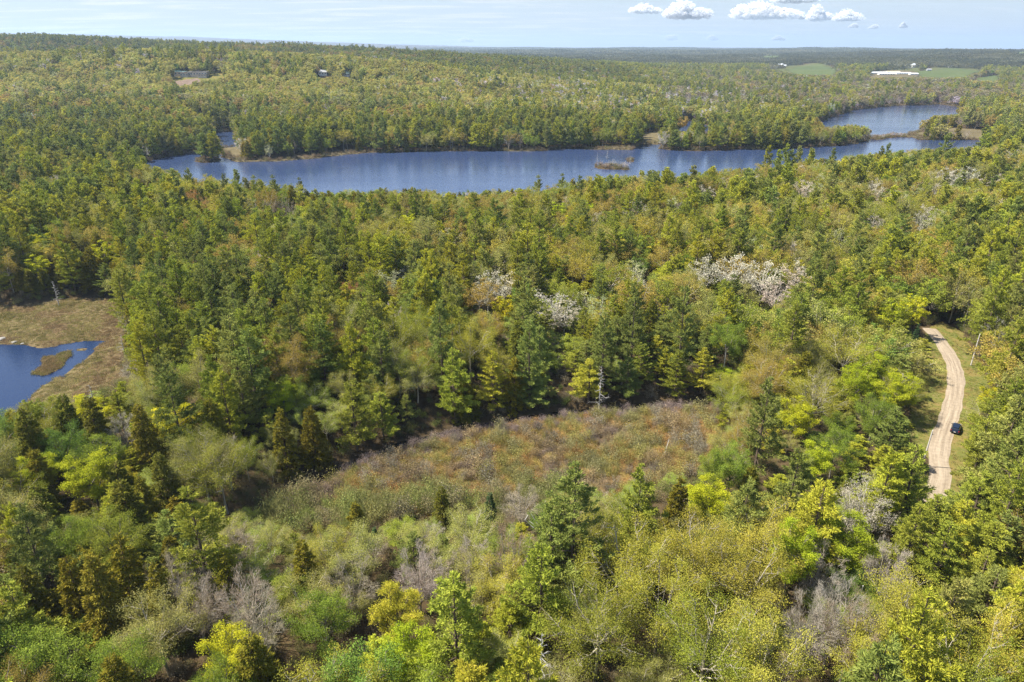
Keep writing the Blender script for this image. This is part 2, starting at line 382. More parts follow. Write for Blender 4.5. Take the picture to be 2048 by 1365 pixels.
# ------------------------------------------------------------------ ground and water
def grid_faces(nr, na):
    i, j = np.meshgrid(np.arange(nr-1), np.arange(na-1), indexing='ij'); a = (i*na+j).ravel()
    return np.stack([a, a+1, a+na+1, a+na], 1)[:, ::-1]
g_me = quads('ground', np.stack([gX.ravel(), gY.ravel(), gZ.ravel()], 1), grid_faces(len(RR), len(AZ)), M_FLOOR, smooth=True)
tag(link('ground', g_me), 'brown forest floor running out under the woods and hills', kind='structure')
def sheet(name, P, mat, label, cell=1., off=.05, kind='structure', cat=None, test=None, objname=None):
    x0, y0 = P.min(0); x1, y1 = P.max(0)
    xs = np.arange(x0-cell, x1+2*cell, cell); ys = np.arange(y0-cell, y1+2*cell, cell)
    X, Y = np.meshgrid(xs, ys); Z = hm(X, Y)+off
    F = grid_faces(len(ys), len(xs))[:, ::-1]
    cxy = (X.ravel()[F].mean(1), Y.ravel()[F].mean(1))
    k = inside(P, *cxy)
    if test is not None: k &= test(*cxy)
    F = F[k][:, ::1]
    used = np.unique(F); rm = np.zeros(X.size, int); rm[used] = np.arange(len(used))
    V = np.stack([X.ravel(), Y.ravel(), Z.ravel()], 1)[used]
    me = quads(name, V, rm[F], mat, smooth=True)
    return tag(link(name, me), label, cat, kind=kind)
def flat(name, x0, x1, y0, y1, z, mat, label):
    me = quads(name, [(x0,y0,z),(x1,y0,z),(x1,y1,z),(x0,y1,z)], [(0,1,2,3)], mat)
    return tag(link(name, me), label, kind='structure')
def poly_sheet(name, P, z, mat, label):
    me = bpy.data.meshes.new(name); me.from_pydata([(x, y, z) for x, y in P], [], [tuple(range(len(P)))]); me.materials.append(mat); me.update()
    return tag(link(name, me), label, kind='structure')
flat('lake', -520, 1400, 330, 1500, 0.0, M_LAKE, 'long blue lake crossing the valley between wooded shores')
flat('pond', -420, -96, 120, 265, 0.0, M_POND, 'dark blue pond inside the brown bog')
def ribbon(P, w0, name, mat, off=.06, step=1.5, nw=8, z=None):
    P = np.asarray(P); # smooth by Catmull-Rom
    Q = []
    for i in range(len(P)-1):
        p0, p1, p2, p3 = P[max(i-1, 0)], P[i], P[i+1], P[min(i+2, len(P)-1)]
        n = max(2, int(np.hypot(*(p2-p1))/step))
        for k in range(n): Q.append(_cr(p0, p1, p2, p3, k/n))
    Q.append(P[-1]); Q = np.array(Q)
    T = np.gradient(Q, axis=0); T /= np.hypot(*T.T)[:, None]; Nn = np.stack([T[:, 1], -T[:, 0]], 1)
    s = np.linspace(-1, 1, nw+1)
    r = np.random.default_rng(5)
    wq = w0/2*(1+.10*np.sin(np.arange(len(Q))*.9)*np.sin(np.arange(len(Q))*.37+1)+r.normal(size=len(Q))*.012)[:, None]; X = Q[:, :1]+Nn[:, :1]*s*wq; Y = Q[:, 1:]+Nn[:, 1:]*s*wq
    Z = hm(X, Y)+off+ (0.07*(1-s*s))[None] - .05*np.exp(-((np.abs(s)-.5)/.14)**2)[None] if z is None else np.full(X.shape, z)
    me = quads(name, np.stack([X.ravel(), Y.ravel(), Z.ravel()], 1), grid_faces(len(Q), nw+1)[:, ::-1], mat, smooth=True)
    L = np.concatenate([[0], np.cumsum(np.hypot(*np.diff(Q, axis=0).T))])
    uv = me.uv_layers.new(name='uv'); idx = np.zeros(len(me.loops), np.int32); me.loops.foreach_get('vertex_index', idx)
    U = np.stack([np.broadcast_to(s*.5+.5, X.shape).ravel(), np.broadcast_to(L[:, None], X.shape).ravel()], 1)
    uv.data.foreach_set('uv', U[idx].astype(np.float32).ravel())
    return me, Q
me, _q = ribbon(CREEK, 4.2, 'creek', M_CREEK, z=0.0)
tag(link('creek', me), 'narrow black creek along the wooded edge of the marsh', kind='structure')
wsd = lambda x, y: np.minimum.reduce(water_sd(x, y))
sheet('bog', BOG, M_BOG, 'flat brown sedge bog around the pond', 1.0, .05, test=lambda x, y: wsd(x, y) > .2)
sheet('marsh', MARSH, M_MARSH, 'open rust-brown marsh inside the woods', .8, .05, test=lambda x, y: wsd(x, y) > .2)
BOGS2 = [wobble(poly_w(p), 2, 2, 30+i) for i, p in enumerate([
    [(1272,297),(1276,281),(1290,272),(1312,268),(1340,270),(1350,276),(1330,285),(1310,290),(1290,292)],
    [(430,296),(470,294),(486,302),(480,318),(500,322),(560,320),(640,313),(720,302),(716,310),(640,319),(560,326),(470,328),(440,322),(455,312)],
    [(1150,302),(1180,297),(1262,296),(1264,302),(1200,303)],
    [(1640,276),(1700,271),(1742,270),(1750,277),(1730,284),(1690,290),(1650,288)],
    [(1806,272),(1830,266),(1900,262),(1970,268),(2000,279),(1930,279),(1880,278),(1826,277)],
    [(1000,304),(1060,300),(1090,300),(1090,304),(1040,306)]])]
for P in BOGS2: sheet('bog_shore', P, M_SAND, 'low brown marshy shore of the lake', 3., .12, test=lambda x, y: wsd(x, y) > .4)
vergeP = poly_w([(1858,662),(1882,648),(1912,664),(1938,700),(1962,735),(1972,770),(1960,830),(1940,880),(1925,950),(1908,1000),(1862,1005),(1850,960),(1850,920),(1826,895),(1816,850),(1822,800),(1835,750),(1850,712),(1850,690)], 4.)
sheet('grass_verge', wobble(vergeP, .8, 2, 40), M_VERGE, 'sunlit dry grass verges of the dirt road', .7, .04)
me, ROADC = ribbon(ROADW, 4.1, 'dirt_road', M_ROAD, off=.09)
tag(link('dirt_road', me), 'pale rutted gravel road curving through the woods', kind='structure')
for i, P in enumerate(FIELDS): sheet('field', P, M_FIELD, 'green farm field among far woods', 12., .6)
sheet('clearing', HOUSE_C, M_DIRT, 'bare pinkish earth below the hilltop house', 3., .3)
# ------------------------------------------------------------------ tree shapes (all faces are small quads)
def tubes(paths, n=4):
    V, F, b = [], [], 0
    for P, R in paths:
        P = np.asarray(P, float); R = np.asarray(R, float)
        T = np.gradient(P, axis=0); T /= np.linalg.norm(T, axis=1)[:, None]+1e-9
        ref = np.where(np.abs(T[:, 2:3]) > .9, [[1., 0, 0]], [[0, 0, 1.]])
        A = np.cross(T, ref); A /= np.linalg.norm(A, axis=1)[:, None]+1e-9; B = np.cross(T, A)
        a = np.arange(n)*2*math.pi/n
        r = P[:, None]+(A[:, None]*np.cos(a)[None, :, None]+B[:, None]*np.sin(a)[None, :, None])*R[:, None, None]
        V.append(r.reshape(-1, 3)); m = len(P)
        i, k = np.meshgrid(np.arange(m-1), np.arange(n), indexing='ij')
        F.append(np.stack([i*n+k, i*n+(k+1) % n, (i+1)*n+(k+1) % n, (i+1)*n+k], -1).reshape(-1, 4)+b); b += m*n
    return np.concatenate(V), np.concatenate(F)
def kites(B, D, L, w, r, flat=0.):
    n = len(B); D = D/(np.linalg.norm(D, axis=1)[:, None]+1e-9)
    S = r.normal(size=(n, 3))
    if flat: S[:, 2] *= (1-flat)
    S = S - (S*D).sum(1)[:, None]*D; S /= np.linalg.norm(S, axis=1)[:, None]+1e-9
    L = np.broadcast_to(L, n)[:, None]; w = np.broadcast_to(w, n)[:, None]
    m = B+D*L*.45
    V = np.stack([B, m+S*w/2, B+D*L, m-S*w/2], 1).reshape(-1, 3)
    return V, np.arange(4*n).reshape(-1, 4)
def trunkpath(r, Hh, rad, lean=.02, n=6, top=1.):
    z = np.linspace(0, Hh*top, n); off = np.cumsum(r.normal(size=(n, 2))*Hh*lean/n, 0); off -= off[0]
    P = np.c_[off, z]; return P, rad*(1-.93*np.linspace(0, 1, n))
def conifer(seed, Hh=22., R=4.4, kind='pine', lod=0):
    r = np.random.default_rng(seed)
    tp, tr = trunkpath(r, Hh, Hh*.016)
    at = lambda z: np.array([np.interp(z, tp[:, 2], tp[:, 0]), np.interp(z, tp[:, 2], tp[:, 1]), z])
    paths = [(tp, tr)]; B, D = [], []
    if kind == 'pine': base, step, nb, ns = .2*Hh, .95, 5, 8.0
    elif kind == 'spruce': base, step, nb, ns = .05*Hh, Hh*.035, 7, 9.0
    else: base, step, nb, ns = .06*Hh, .62, 7, 6.0
    step *= (1, 1.25, 1.9)[lod]; ns *= (1, .62, .33)[lod]
    z = base; lop = r.uniform(0, 6.28)
    while z < Hh*.985:
        t = (z-base)/(Hh-base)
        for k in range(nb if t < .9 else 4):
            a = r.uniform(0, 6.283)
            if kind == 'pine':
                l = R*(1-t)**.62*(.72+.28*math.sin(min(1, t*4+.3)*1.57))*r.uniform(.5, 1.12)*(1+.18*math.cos(a-lop)); el = -.05+.75*t**1.3+r.normal()*.1
                if r.random() < .1: continue
            elif kind == 'spruce':
                l = R*(1-t)**.95*r.uniform(.8, 1.05)+.12; el = .15-.45*(1-t)
            else:
                l = R*min(1, (1-t)**.72*1.08)*r.uniform(.68, 1.08)+.2; el = .12-.25*(1-t)+.5*t**3
            d = np.array([math.cos(a)*math.cos(el), math.sin(a)*math.cos(el), math.sin(el)])
            o = at(z+r.uniform(-.4, .4)*step)
            up = .16 if kind == 'pine' else -.12
            s = np.array([0, .5, 1.]); P = o+d*l*s[:, None]; P[:, 2] += up*l*s**2
            if lod < 2: paths.append((P, np.array([.05, .03, .012])*(Hh/20)*(1.2-t*.6)))
            m = max(2, int(l*ns))
            q = r.uniform(.22, 1., m)**.8
            c = o+d*l*q[:, None]; c[:, 2] += up*l*q**2
            lat = np.array([-d[1], d[0], 0.])
            c += lat*(r.uniform(-1, 1, m)*.30*l*(1.15-q*.85))[:, None]
            c[:, 2] += r.normal(size=m)*.06 - (0 if kind == 'pine' else .05*l)
            B.append(c); D.append(np.broadcast_to(d*np.array([1, 1, .3]), c.shape))
        z += step*r.uniform(.75, 1.25)
    B = np.concatenate(B); D = np.concatenate(D)
    kk = (7, 5, 3)[lod] if kind != 'spruce' else (5, 4, 3)[lod]
    if kind == 'hemlock': kk = (6, 4, 3)[lod]
    Bk = np.repeat(B, kk, 0); Dk = np.repeat(D, kk, 0)
    rn = r.normal(size=Dk.shape)
    if kind == 'pine': Dk = Dk*.75+rn*.62+[0, 0, .42]; L, w = (.58, .95, 1.5)[lod], (.13, .30, .62)[lod]
    elif kind == 'spruce': Dk = Dk*.9+rn*.45+[0, 0, .05]; L, w = (.34, .5, .8)[lod], (.13, .24, .4)[lod]
    else: Dk = Dk*.8+rn*.6+[0, 0, -.12]; L, w = (.55, .85, 1.35)[lod], (.17, .34, .66)[lod]
    Bk = Bk+rn[:, ::-1]*.07*(1+lod)
    lv, lf = kites(Bk, Dk, L*r.uniform(.7, 1.25, len(Bk)), w, r)
    # one tone per tuft, with a little per spray
    var = np.clip(np.repeat(r.uniform(.15, .85, len(B)), kk)+r.normal(size=len(Bk))*.12, 0, 1)
    return tubes(paths, 5 if lod == 0 else 3), (lv, lf, var)
def broadleaf(seed, Hh=16., R=5., base=.35, lod=0, leaves=34, leaf=.24, spread=1., twigs=3, bare=False, vase=False, flatc=.0, clump=.5):
    """trunk, main limbs, side limbs and twigs; leaves stand in clusters round the twigs"""
    r = np.random.default_rng(seed)
    zf = Hh*r.uniform(.2, .34) if not vase else Hh*r.uniform(.1, .22)
    tp, tr = trunkpath(r, Hh*.8, Hh*.017, .05)
    at = lambda z: np.array([np.interp(z, tp[:, 2], tp[:, 0]), np.interp(z, tp[:, 2], tp[:, 1]), z])
    paths = [(tp, tr)]; tips = []; tw = []
    nm = 10
    cz = Hh*(base+1)/2; hz = Hh*(1-base)/2
    def curve(a, b, bend, n=5):
        s = np.linspace(0, 1, n)[:, None]; P = a+(b-a)*s; P[:, 2] += (bend*np.sin(s*math.pi)*np.linalg.norm(b-a))[:, 0]*-1
        P[1:-1] += r.normal(size=(n-2, 3))*.05*np.linalg.norm(b-a)*.5
        return P
    for i in range(nm):
        a = i*2.39996+r.uniform(-.35, .35); e = r.uniform(-.15, 1.) if i else 1.2
        e = math.asin(max(-.5, min(1, -.35+1.33*(i+.5)/nm)))
        rad = R*r.uniform(.78, 1.05)
        A = np.array([math.cos(a)*math.cos(e)*rad*.86, math.sin(a)*math.cos(e)*rad*.86, cz+math.sin(e)*hz*.86])
        z0 = zf+(min(A[2], Hh*.8)-zf)*r.uniform(.15, .5) if not vase else zf*r.uniform(.8, 1.6)
        S = at(min(z0, Hh*.7)); P = curve(S, A, .10); r0 = Hh*(.0085 if not bare else .0078)
        paths.append((P, r0*np.linspace(1, .28, 5)))
        ns_ = (8, 6, 4)[lod]
        for j in range(ns_):
            t = .3+.7*(j+.6)/ns_; q = np.array([np.interp(t, np.linspace(0, 1, 5), P[:, k]) for k in range(3)])
            dv = r.normal(size=3); dv[2] = abs(dv[2])*.5+.1
            out = (A-np.array([0, 0, cz])); out /= np.linalg.norm(out)+1e-6
            g = q+(dv/np.linalg.norm(dv)*.8+out*.6)*rad*.40*r.uniform(.6, 1.15)
            rel = (g-[0, 0, cz])/[R, R, hz]; m = np.linalg.norm(rel)
            if m > 1: g = np.array([0, 0, cz])+rel/m*[R, R, hz]
            Q = curve(q, g, .05, 3)
            if lod < 2: paths.append((Q, r0*.34*np.array([1, .7, .3])))
            tips.append((g, out))
            for k in range(twigs if lod == 0 else 1):
                dd = r.normal(size=3)*.55+out*.7+[0, 0, .35]; g2 = q+(g-q)*r.uniform(.35, .95)
                e2 = g2+dd/np.linalg.norm(dd)*r.uniform(.6, 1.3)*R/5
                if lod == 0: tw.append((np.array([g2, (g2+e2)/2+r.normal(size=3)*.05, e2]), np.array([.018, .012, .006])*Hh/12))
                tips.append((e2, out))
    if tw: paths += tw
    C = np.array([t[0] for t in tips]); O = np.array([t[1] for t in tips])
    if bare:
        m = (17, 10, 6)[lod]; Bk = np.repeat(C, m, 0)+r.normal(size=(len(C)*m, 3))*.28*R/5
        D = np.repeat(O, m, 0)*.8+r.normal(size=Bk.shape)*.5+[0, 0, .55]
        lv, lf = kites(Bk, D, r.uniform(.5, 1.25, len(Bk))*R/5, (.035, .07, .16)[lod], r)
        var = r.uniform(.2, .8, len(Bk))
    else:
        m = max(3, int(leaves*(1, .5, .4)[lod])); lf_s = leaf*(1, 2.3, 5.4)[lod]
        sg = clump*R/5*np.array([1, 1, .75])*(1 if not flatc else [1.1, 1.1, .5])
        Bk = np.repeat(C, m, 0)+r.normal(size=(len(C)*m, 3))*sg*spread
        D = r.normal(size=Bk.shape)+np.repeat(O, m, 0)*.5+[0, 0, -.1]
        lv, lf = kites(Bk, D, lf_s*r.uniform(.7, 1.3, len(Bk)), lf_s*.8, r)
        var = np.clip(np.repeat(r.uniform(.15, .85, len(C)), m)+r.normal(size=len(Bk))*.07, 0, 1)
    return tubes(paths, 5 if lod == 0 else 3), (lv, lf, var)
def snag(seed, Hh=14.):
    r = np.random.default_rng(seed); tp, tr = trunkpath(r, Hh, .2, .03)
    paths = [(tp, tr+.02)]
    for z in np.arange(Hh*.2, Hh*.97, .32):
        a = r.uniform(0, 6.28); l = (Hh-z)*.22*r.uniform(.4, 1.3)+.35; o = np.array([np.interp(z, tp[:, 2], tp[:, 0]), np.interp(z, tp[:, 2], tp[:, 1]), z])
        d = np.array([math.cos(a), math.sin(a), r.uniform(-.15, .45)]); s = np.array([0, .5, 1])[:, None]
        P = o+d*l*s+r.normal(size=(3, 3))*.08*s; paths.append((P, np.array([.06, .045, .015])))
        for k in range(2):
            q = P[1]+(P[2]-P[1])*r.uniform(0, .8); paths.append((np.array([q, q+(d+r.normal(size=3)*.6)*l*.3]), np.array([.025, .01])))
    return tubes(paths, 4)
def shrub(seed, Hh=1.6, R=1.1, bare=False, n=260, leaf=.16):
    r = np.random.default_rng(seed); paths = []
    tips = []
    for i in range(12):
        a = r.uniform(0, 6.28); e = r.uniform(.3, 1.4); d = np.array([math.cos(a)*math.cos(e)*R, math.sin(a)*math.cos(e)*R, math.sin(e)*Hh])
        paths.append((np.array([[0, 0, 0], d*.5+r.normal(size=3)*.06, d]), np.array([.03, .02, .008]))); tips += [d*.6, d*.8, d]
    C = np.array(tips); m = n//len(C)+1
    Bk = np.repeat(C, m, 0)*r.uniform(.75, 1.02, (len(C)*m, 1))+r.normal(size=(len(C)*m, 3))*[R*.2, R*.2, Hh*.12]
    Bk[:, 2] = np.abs(Bk[:, 2])
    D = r.normal(size=Bk.shape)*.6+[0, 0, .8] if bare else r.normal(size=Bk.shape)
    lv, lf = kites(Bk, D, (.5 if bare else leaf)*r.uniform(.6, 1.3, len(Bk)), .03 if bare else leaf*.75, r)
    return tubes(paths, 3), (lv, lf, r.uniform(0, 1, len(Bk)))
def tuftmesh(seed, n=60, R=.8, Hh=.6, w=.08):
    r = np.random.default_rng(seed); B = np.c_[r.normal(size=(n, 2))*R*.5, np.zeros(n)]
    D = r.normal(size=(n, 3))*.5+[0, 0, 1.]
    lv, lf = kites(B, D, Hh*r.uniform(.5, 1.2, n), w, r); return None, (lv, lf, r.uniform(0, 1, n))

def two(name, t, leafm):
    b = quads(name+'_trunk', t[0][0], t[0][1], M_BARK) if t[0] is not None else None
    c = quads(name+'_crown', t[1][0], t[1][1], leafm, var=t[1][2]) if t[1] is not None else None
    return b, c
def joined(name, t, leafm):
    V, F, mi, var = [], [], [], []
    n = 0
    if t[0] is not None:
        V.append(t[0][0]); F.append(t[0][1]); n = len(t[0][0]); mi += [0]*len(t[0][1]); var += [0.5]*len(t[0][1])
    if t[1] is not None:
        V.append(t[1][0]); F.append(t[1][1]+n); mi += [1]*len(t[1][1]); var += list(t[1][2])
    me = quads(name, np.concatenate(V), np.concatenate(F), [M_BARK, leafm], mi, var)
    return bpy.data.objects.new(name, me)           # never linked to the scene: only a source for the masses of far trees

# kinds: name, builder(seed, lod), nominal height, nominal crown radius, needle/leaf material
def B_oak(s, l): return broadleaf(s, 15, 5.8, .34, l, leaves=74, leaf=.135, clump=.40)
def B_green(s, l): return broadleaf(s, 14, 4.9, .30, l, leaves=62, leaf=.165, clump=.40)
def B_yel(s, l): return broadleaf(s, 14, 4.0, .28, l, leaves=66, leaf=.19, clump=.40, flatc=1)
def B_aspen(s, l): return broadleaf(s, 16, 5.0, .30, l, leaves=30, leaf=.17, clump=.42, vase=True)
def B_bare(s, l): return broadleaf(s, 14, 4.0, .34, l, bare=True, vase=True)
KIND = [
    dict(name='white_pine', say='white pine', b=lambda s, l: conifer(s, 22, 5.8, 'pine', l), H=22, R=5.8, m=M_NEEDLE, nv=4, bark=(.10,.075,.055), hs=(17, 26)),
    dict(name='hemlock_tree', say='dense hemlock', b=lambda s, l: conifer(s, 15, 3.8, 'hemlock', l), H=15, R=3.8, m=M_NEEDLE, nv=3, bark=(.10,.07,.05), hs=(10, 17)),
    dict(name='oak_tree', say='domed oak', b=B_oak, H=15, R=5.8, m=M_LEAF, nv=4, bark=(.27,.24,.19), hs=(12, 19)),
    dict(name='maple_tree', say='leafy maple', b=B_green, H=14, R=4.9, m=M_LEAF, nv=3, bark=(.17,.15,.12), hs=(10, 16)),
    dict(name='flowering_maple', say='flowering maple', b=B_yel, H=14, R=4.0, m=M_LEAF, nv=3, bark=(.15,.13,.10), hs=(11, 15)),
    dict(name='aspen_tree', say='silvery aspen', b=B_aspen, H=16, R=5.0, m=M_LEAF, nv=3, bark=(.42,.39,.34), hs=(12, 18)),
    dict(name='bare_tree', say='leafless tree', b=B_bare, H=14, R=4.0, m=M_LEAF, nv=3, bark=(.28,.245,.20), hs=(9, 16)),
    dict(name='spruce_tree', say='narrow spruce', b=lambda s, l: conifer(s, 12, 2.0, 'spruce', l), H=12, R=2.0, m=M_NEEDLE, nv=2, bark=(.10,.075,.055), hs=(8, 13)),
]
TINT = [  # (colour, word) per kind
    [((.092,.108,.030), 'blue-green'), ((.118,.130,.022), 'deep green'), ((.158,.158,.020), 'yellow-green'), ((.118,.124,.036), 'grey-green')],
    [((.092,.082,.012), 'dark olive'), ((.102,.091,.014), 'brown-olive'), ((.074,.076,.014), 'dark green')],
    [((.150,.146,.026), 'olive-yellow'), ((.158,.124,.036), 'bronze-tinged'), ((.146,.142,.048), 'pale olive'), ((.116,.130,.022), 'olive-green'), ((.178,.162,.032), 'straw-yellow')],
    [((.102,.130,.022), 'fresh green'), ((.124,.142,.024), 'light green'), ((.080,.112,.026), 'cool green')],
    [((.230,.225,.014), 'bright yellow'), ((.180,.205,.014), 'bright lime'), ((.190,.172,.020), 'golden')],
    [((.235,.220,.165), 'silver-white'), ((.215,.190,.150), 'greyish pink'), ((.190,.198,.100), 'pale grey-green')],
    [((.170,.140,.100), 'grey-brown'), ((.205,.180,.145), 'light grey'), ((.160,.120,.075), 'brown')],
    [((.030,.050,.018), 'dark green'), ((.040,.055,.018), 'deep green')],
]
PROTO = []     # per kind: lod-0 (trunk, crown) mesh pairs, and the collection of joined meshes
for ki, K in enumerate(KIND):
    col = bpy.data.collections.new('sources_'+K['name']); near = [[], []]; names = 0
    for lod in range(3):
        nv = K['nv'] if lod == 0 else max(2, K['nv']-1)
        for v in range(nv):
            t = K['b'](100*ki+10*lod+v, lod)
            if lod < 2: near[lod].append(two(K['name'], t, K['m']))
            o = joined('source_%02d_%s' % (names, K['name']), t, K['m']); col.objects.link(o); names += 1
    PROTO.append((near, col, (0, K['nv'], K['nv']+max(2, K['nv']-1), names)))

def scatter(name, label, P, rot, scl, idx, tint, bark, col, kind='stuff', euler=None):
    """one object: the points carry the trees' place, turn, size and colour"""
    n = len(P)
    if not n: return None
    me = bpy.data.meshes.new(name); me.vertices.add(n); me.vertices.foreach_set('co', np.asarray(P, np.float32).ravel())
    def att(nm, ty, fld, val):
        a = me.attributes.new(nm, ty, 'POINT'); a.data.foreach_set(fld, val)
    E = np.zeros((n, 3), np.float32); E[:, 2] = rot
    if euler is not None: E[:, :2] = euler
    att('turn', 'FLOAT_VECTOR', 'vector', E.ravel())
    att('size', 'FLOAT_VECTOR', 'vector', np.asarray(scl, np.float32).ravel())
    att('pick', 'INT', 'value', np.asarray(idx, np.int32))
    att('tint', 'FLOAT_VECTOR', 'vector', np.asarray(tint, np.float32).ravel())
    att('bark', 'FLOAT_VECTOR', 'vector', np.asarray(bark, np.float32).ravel())
    me.update(); o = link(name, me)
    ng = bpy.data.node_groups.new('scatter', 'GeometryNodeTree')
    ng.interface.new_socket('Geometry', in_out='INPUT', socket_type='NodeSocketGeometry'); ng.interface.new_socket('Geometry', in_out='OUTPUT', socket_type='NodeSocketGeometry')
    N = ng.nodes.new; L = ng.links.new
    gi, go, ip, ci = N('NodeGroupInput'), N('NodeGroupOutput'), N('GeometryNodeInstanceOnPoints'), N('GeometryNodeCollectionInfo')
    ci.inputs['Collection'].default_value = col; ci.inputs['Separate Children'].default_value = True; ci.inputs['Reset Children'].default_value = True
    def na(nm, ty):
        k = N('GeometryNodeInputNamedAttribute'); k.data_type = ty; k.inputs[0].default_value = nm; return k.outputs[0]
    L(gi.outputs[0], ip.inputs['Points']); L(ci.outputs[0], ip.inputs['Instance']); ip.inputs['Pick Instance'].default_value = True
    L(na('pick', 'INT'), ip.inputs['Instance Index']); L(na('size', 'FLOAT_VECTOR'), ip.inputs['Scale'])
    e = N('FunctionNodeEulerToRotation'); L(na('turn', 'FLOAT_VECTOR'), e.inputs[0]); L(e.outputs[0], ip.inputs['Rotation'])
    L(ip.outputs[0], go.inputs[0])
    md = o.modifiers.new('scatter', 'NODES'); md.node_group = ng
    return tag(o, label, None, None, kind)

# ------------------------------------------------------------------ where the sight is open (photo pixels): nothing nearer may stand in the way
OPEN = [
 (690, [(1652,320),(1690,313),(1760,304),(1850,298),(1990,293),(2000,284),(1930,280),(1830,278),(1770,283),(1735,284),(1690,291),(1650,294)]),
 (640, [(278,328),(345,337),(375,352),(430,348),(470,352),(520,352),(560,362),(600,375),(650,381),(720,382),(800,372),(850,379),(900,386),(985,380),(1060,374),(1100,368),(1150,358),
   (1200,350),(1260,347),(1290,340),(1340,336),(1400,333),(1488,332),(1512,338),(1522,335),(1530,300),(1640,300),(1652,320),(1690,312),(1760,302),(1850,297),(1980,291),(1900,280),(1735,284),(1690,291),
   (1500,300),(1300,300),(900,303),(700,310),(475,325),(425,298)]),
 (690, [(430,268),(470,266),(474,290),(440,296)]), (980, [(1640,243),(1700,224),(1790,214),(1870,209),(1924,216),(1920,229),(1872,231),(1838,246),(1826,262),(1800,272),(1760,272),(1742,262),(1735,252),(1700,249),(1650,253)]),
 (760, [(1354,244),(1378,244),(1376,264),(1356,262)]), (760, [(1395,256),(1423,256),(1421,268),(1398,268)]), (600, [(1276,272),(1336,270),(1326,288),(1280,296)]),
 (999, [(-60,608),(0,612),(238,609),(246,625),(236,680),(250,705),(228,772),(160,786),(60,792),(20,818),(0,824),(-60,830)]),
 (999, [(525,1042),(620,985),(700,938),(800,898),(900,868),(1000,850),(1150,824),(1300,814),(1425,813),(1440,850),(1420,905),(1370,945),(1310,960),(1240,965),(1190,985),(1100,990),(1000,1012),(850,1034),(700,1054),(600,1062)]),
 (999, [(1862,672),(1905,662),(1928,685),(1950,725),(1960,765),(1938,805),(1934,850),(1930,882),(1912,930),(1897,985),(1862,988),(1873,950),(1852,925),(1850,890),(1832,882),(1830,830),(1840,790),(1858,760),(1868,730),(1868,700)]),
 (228, [(1934,668),(1964,668),(1958,745),(1925,745)]),
 (999, [(1838,880),(1862,880),(1862,912),(1838,912)]),
 (1200, [(348,150),(352,145),(448,146),(452,155),(400,162),(348,163)]), (1350, [(634,146),(660,146),(660,154),(634,154)]), (1350, [(684,148),(702,148),(702,155),(684,155)]),
 (2600, [(1540,128),(1572,128),(1600,134),(1645,133),(1675,138),(1672,149),(1630,151),(1590,148),(1540,138)]),
 (2600, [(1740,146),(1760,140),(1825,128),(1836,128),(1840,142),(1910,132),(1960,131),(1962,142),(1930,154),(1885,156),(1835,154),(1740,156)]),
 (2600, [(1945,154),(1990,150),(2000,156),(1995,162),(1955,161)]),
]
rng = np.random.default_rng(2024)
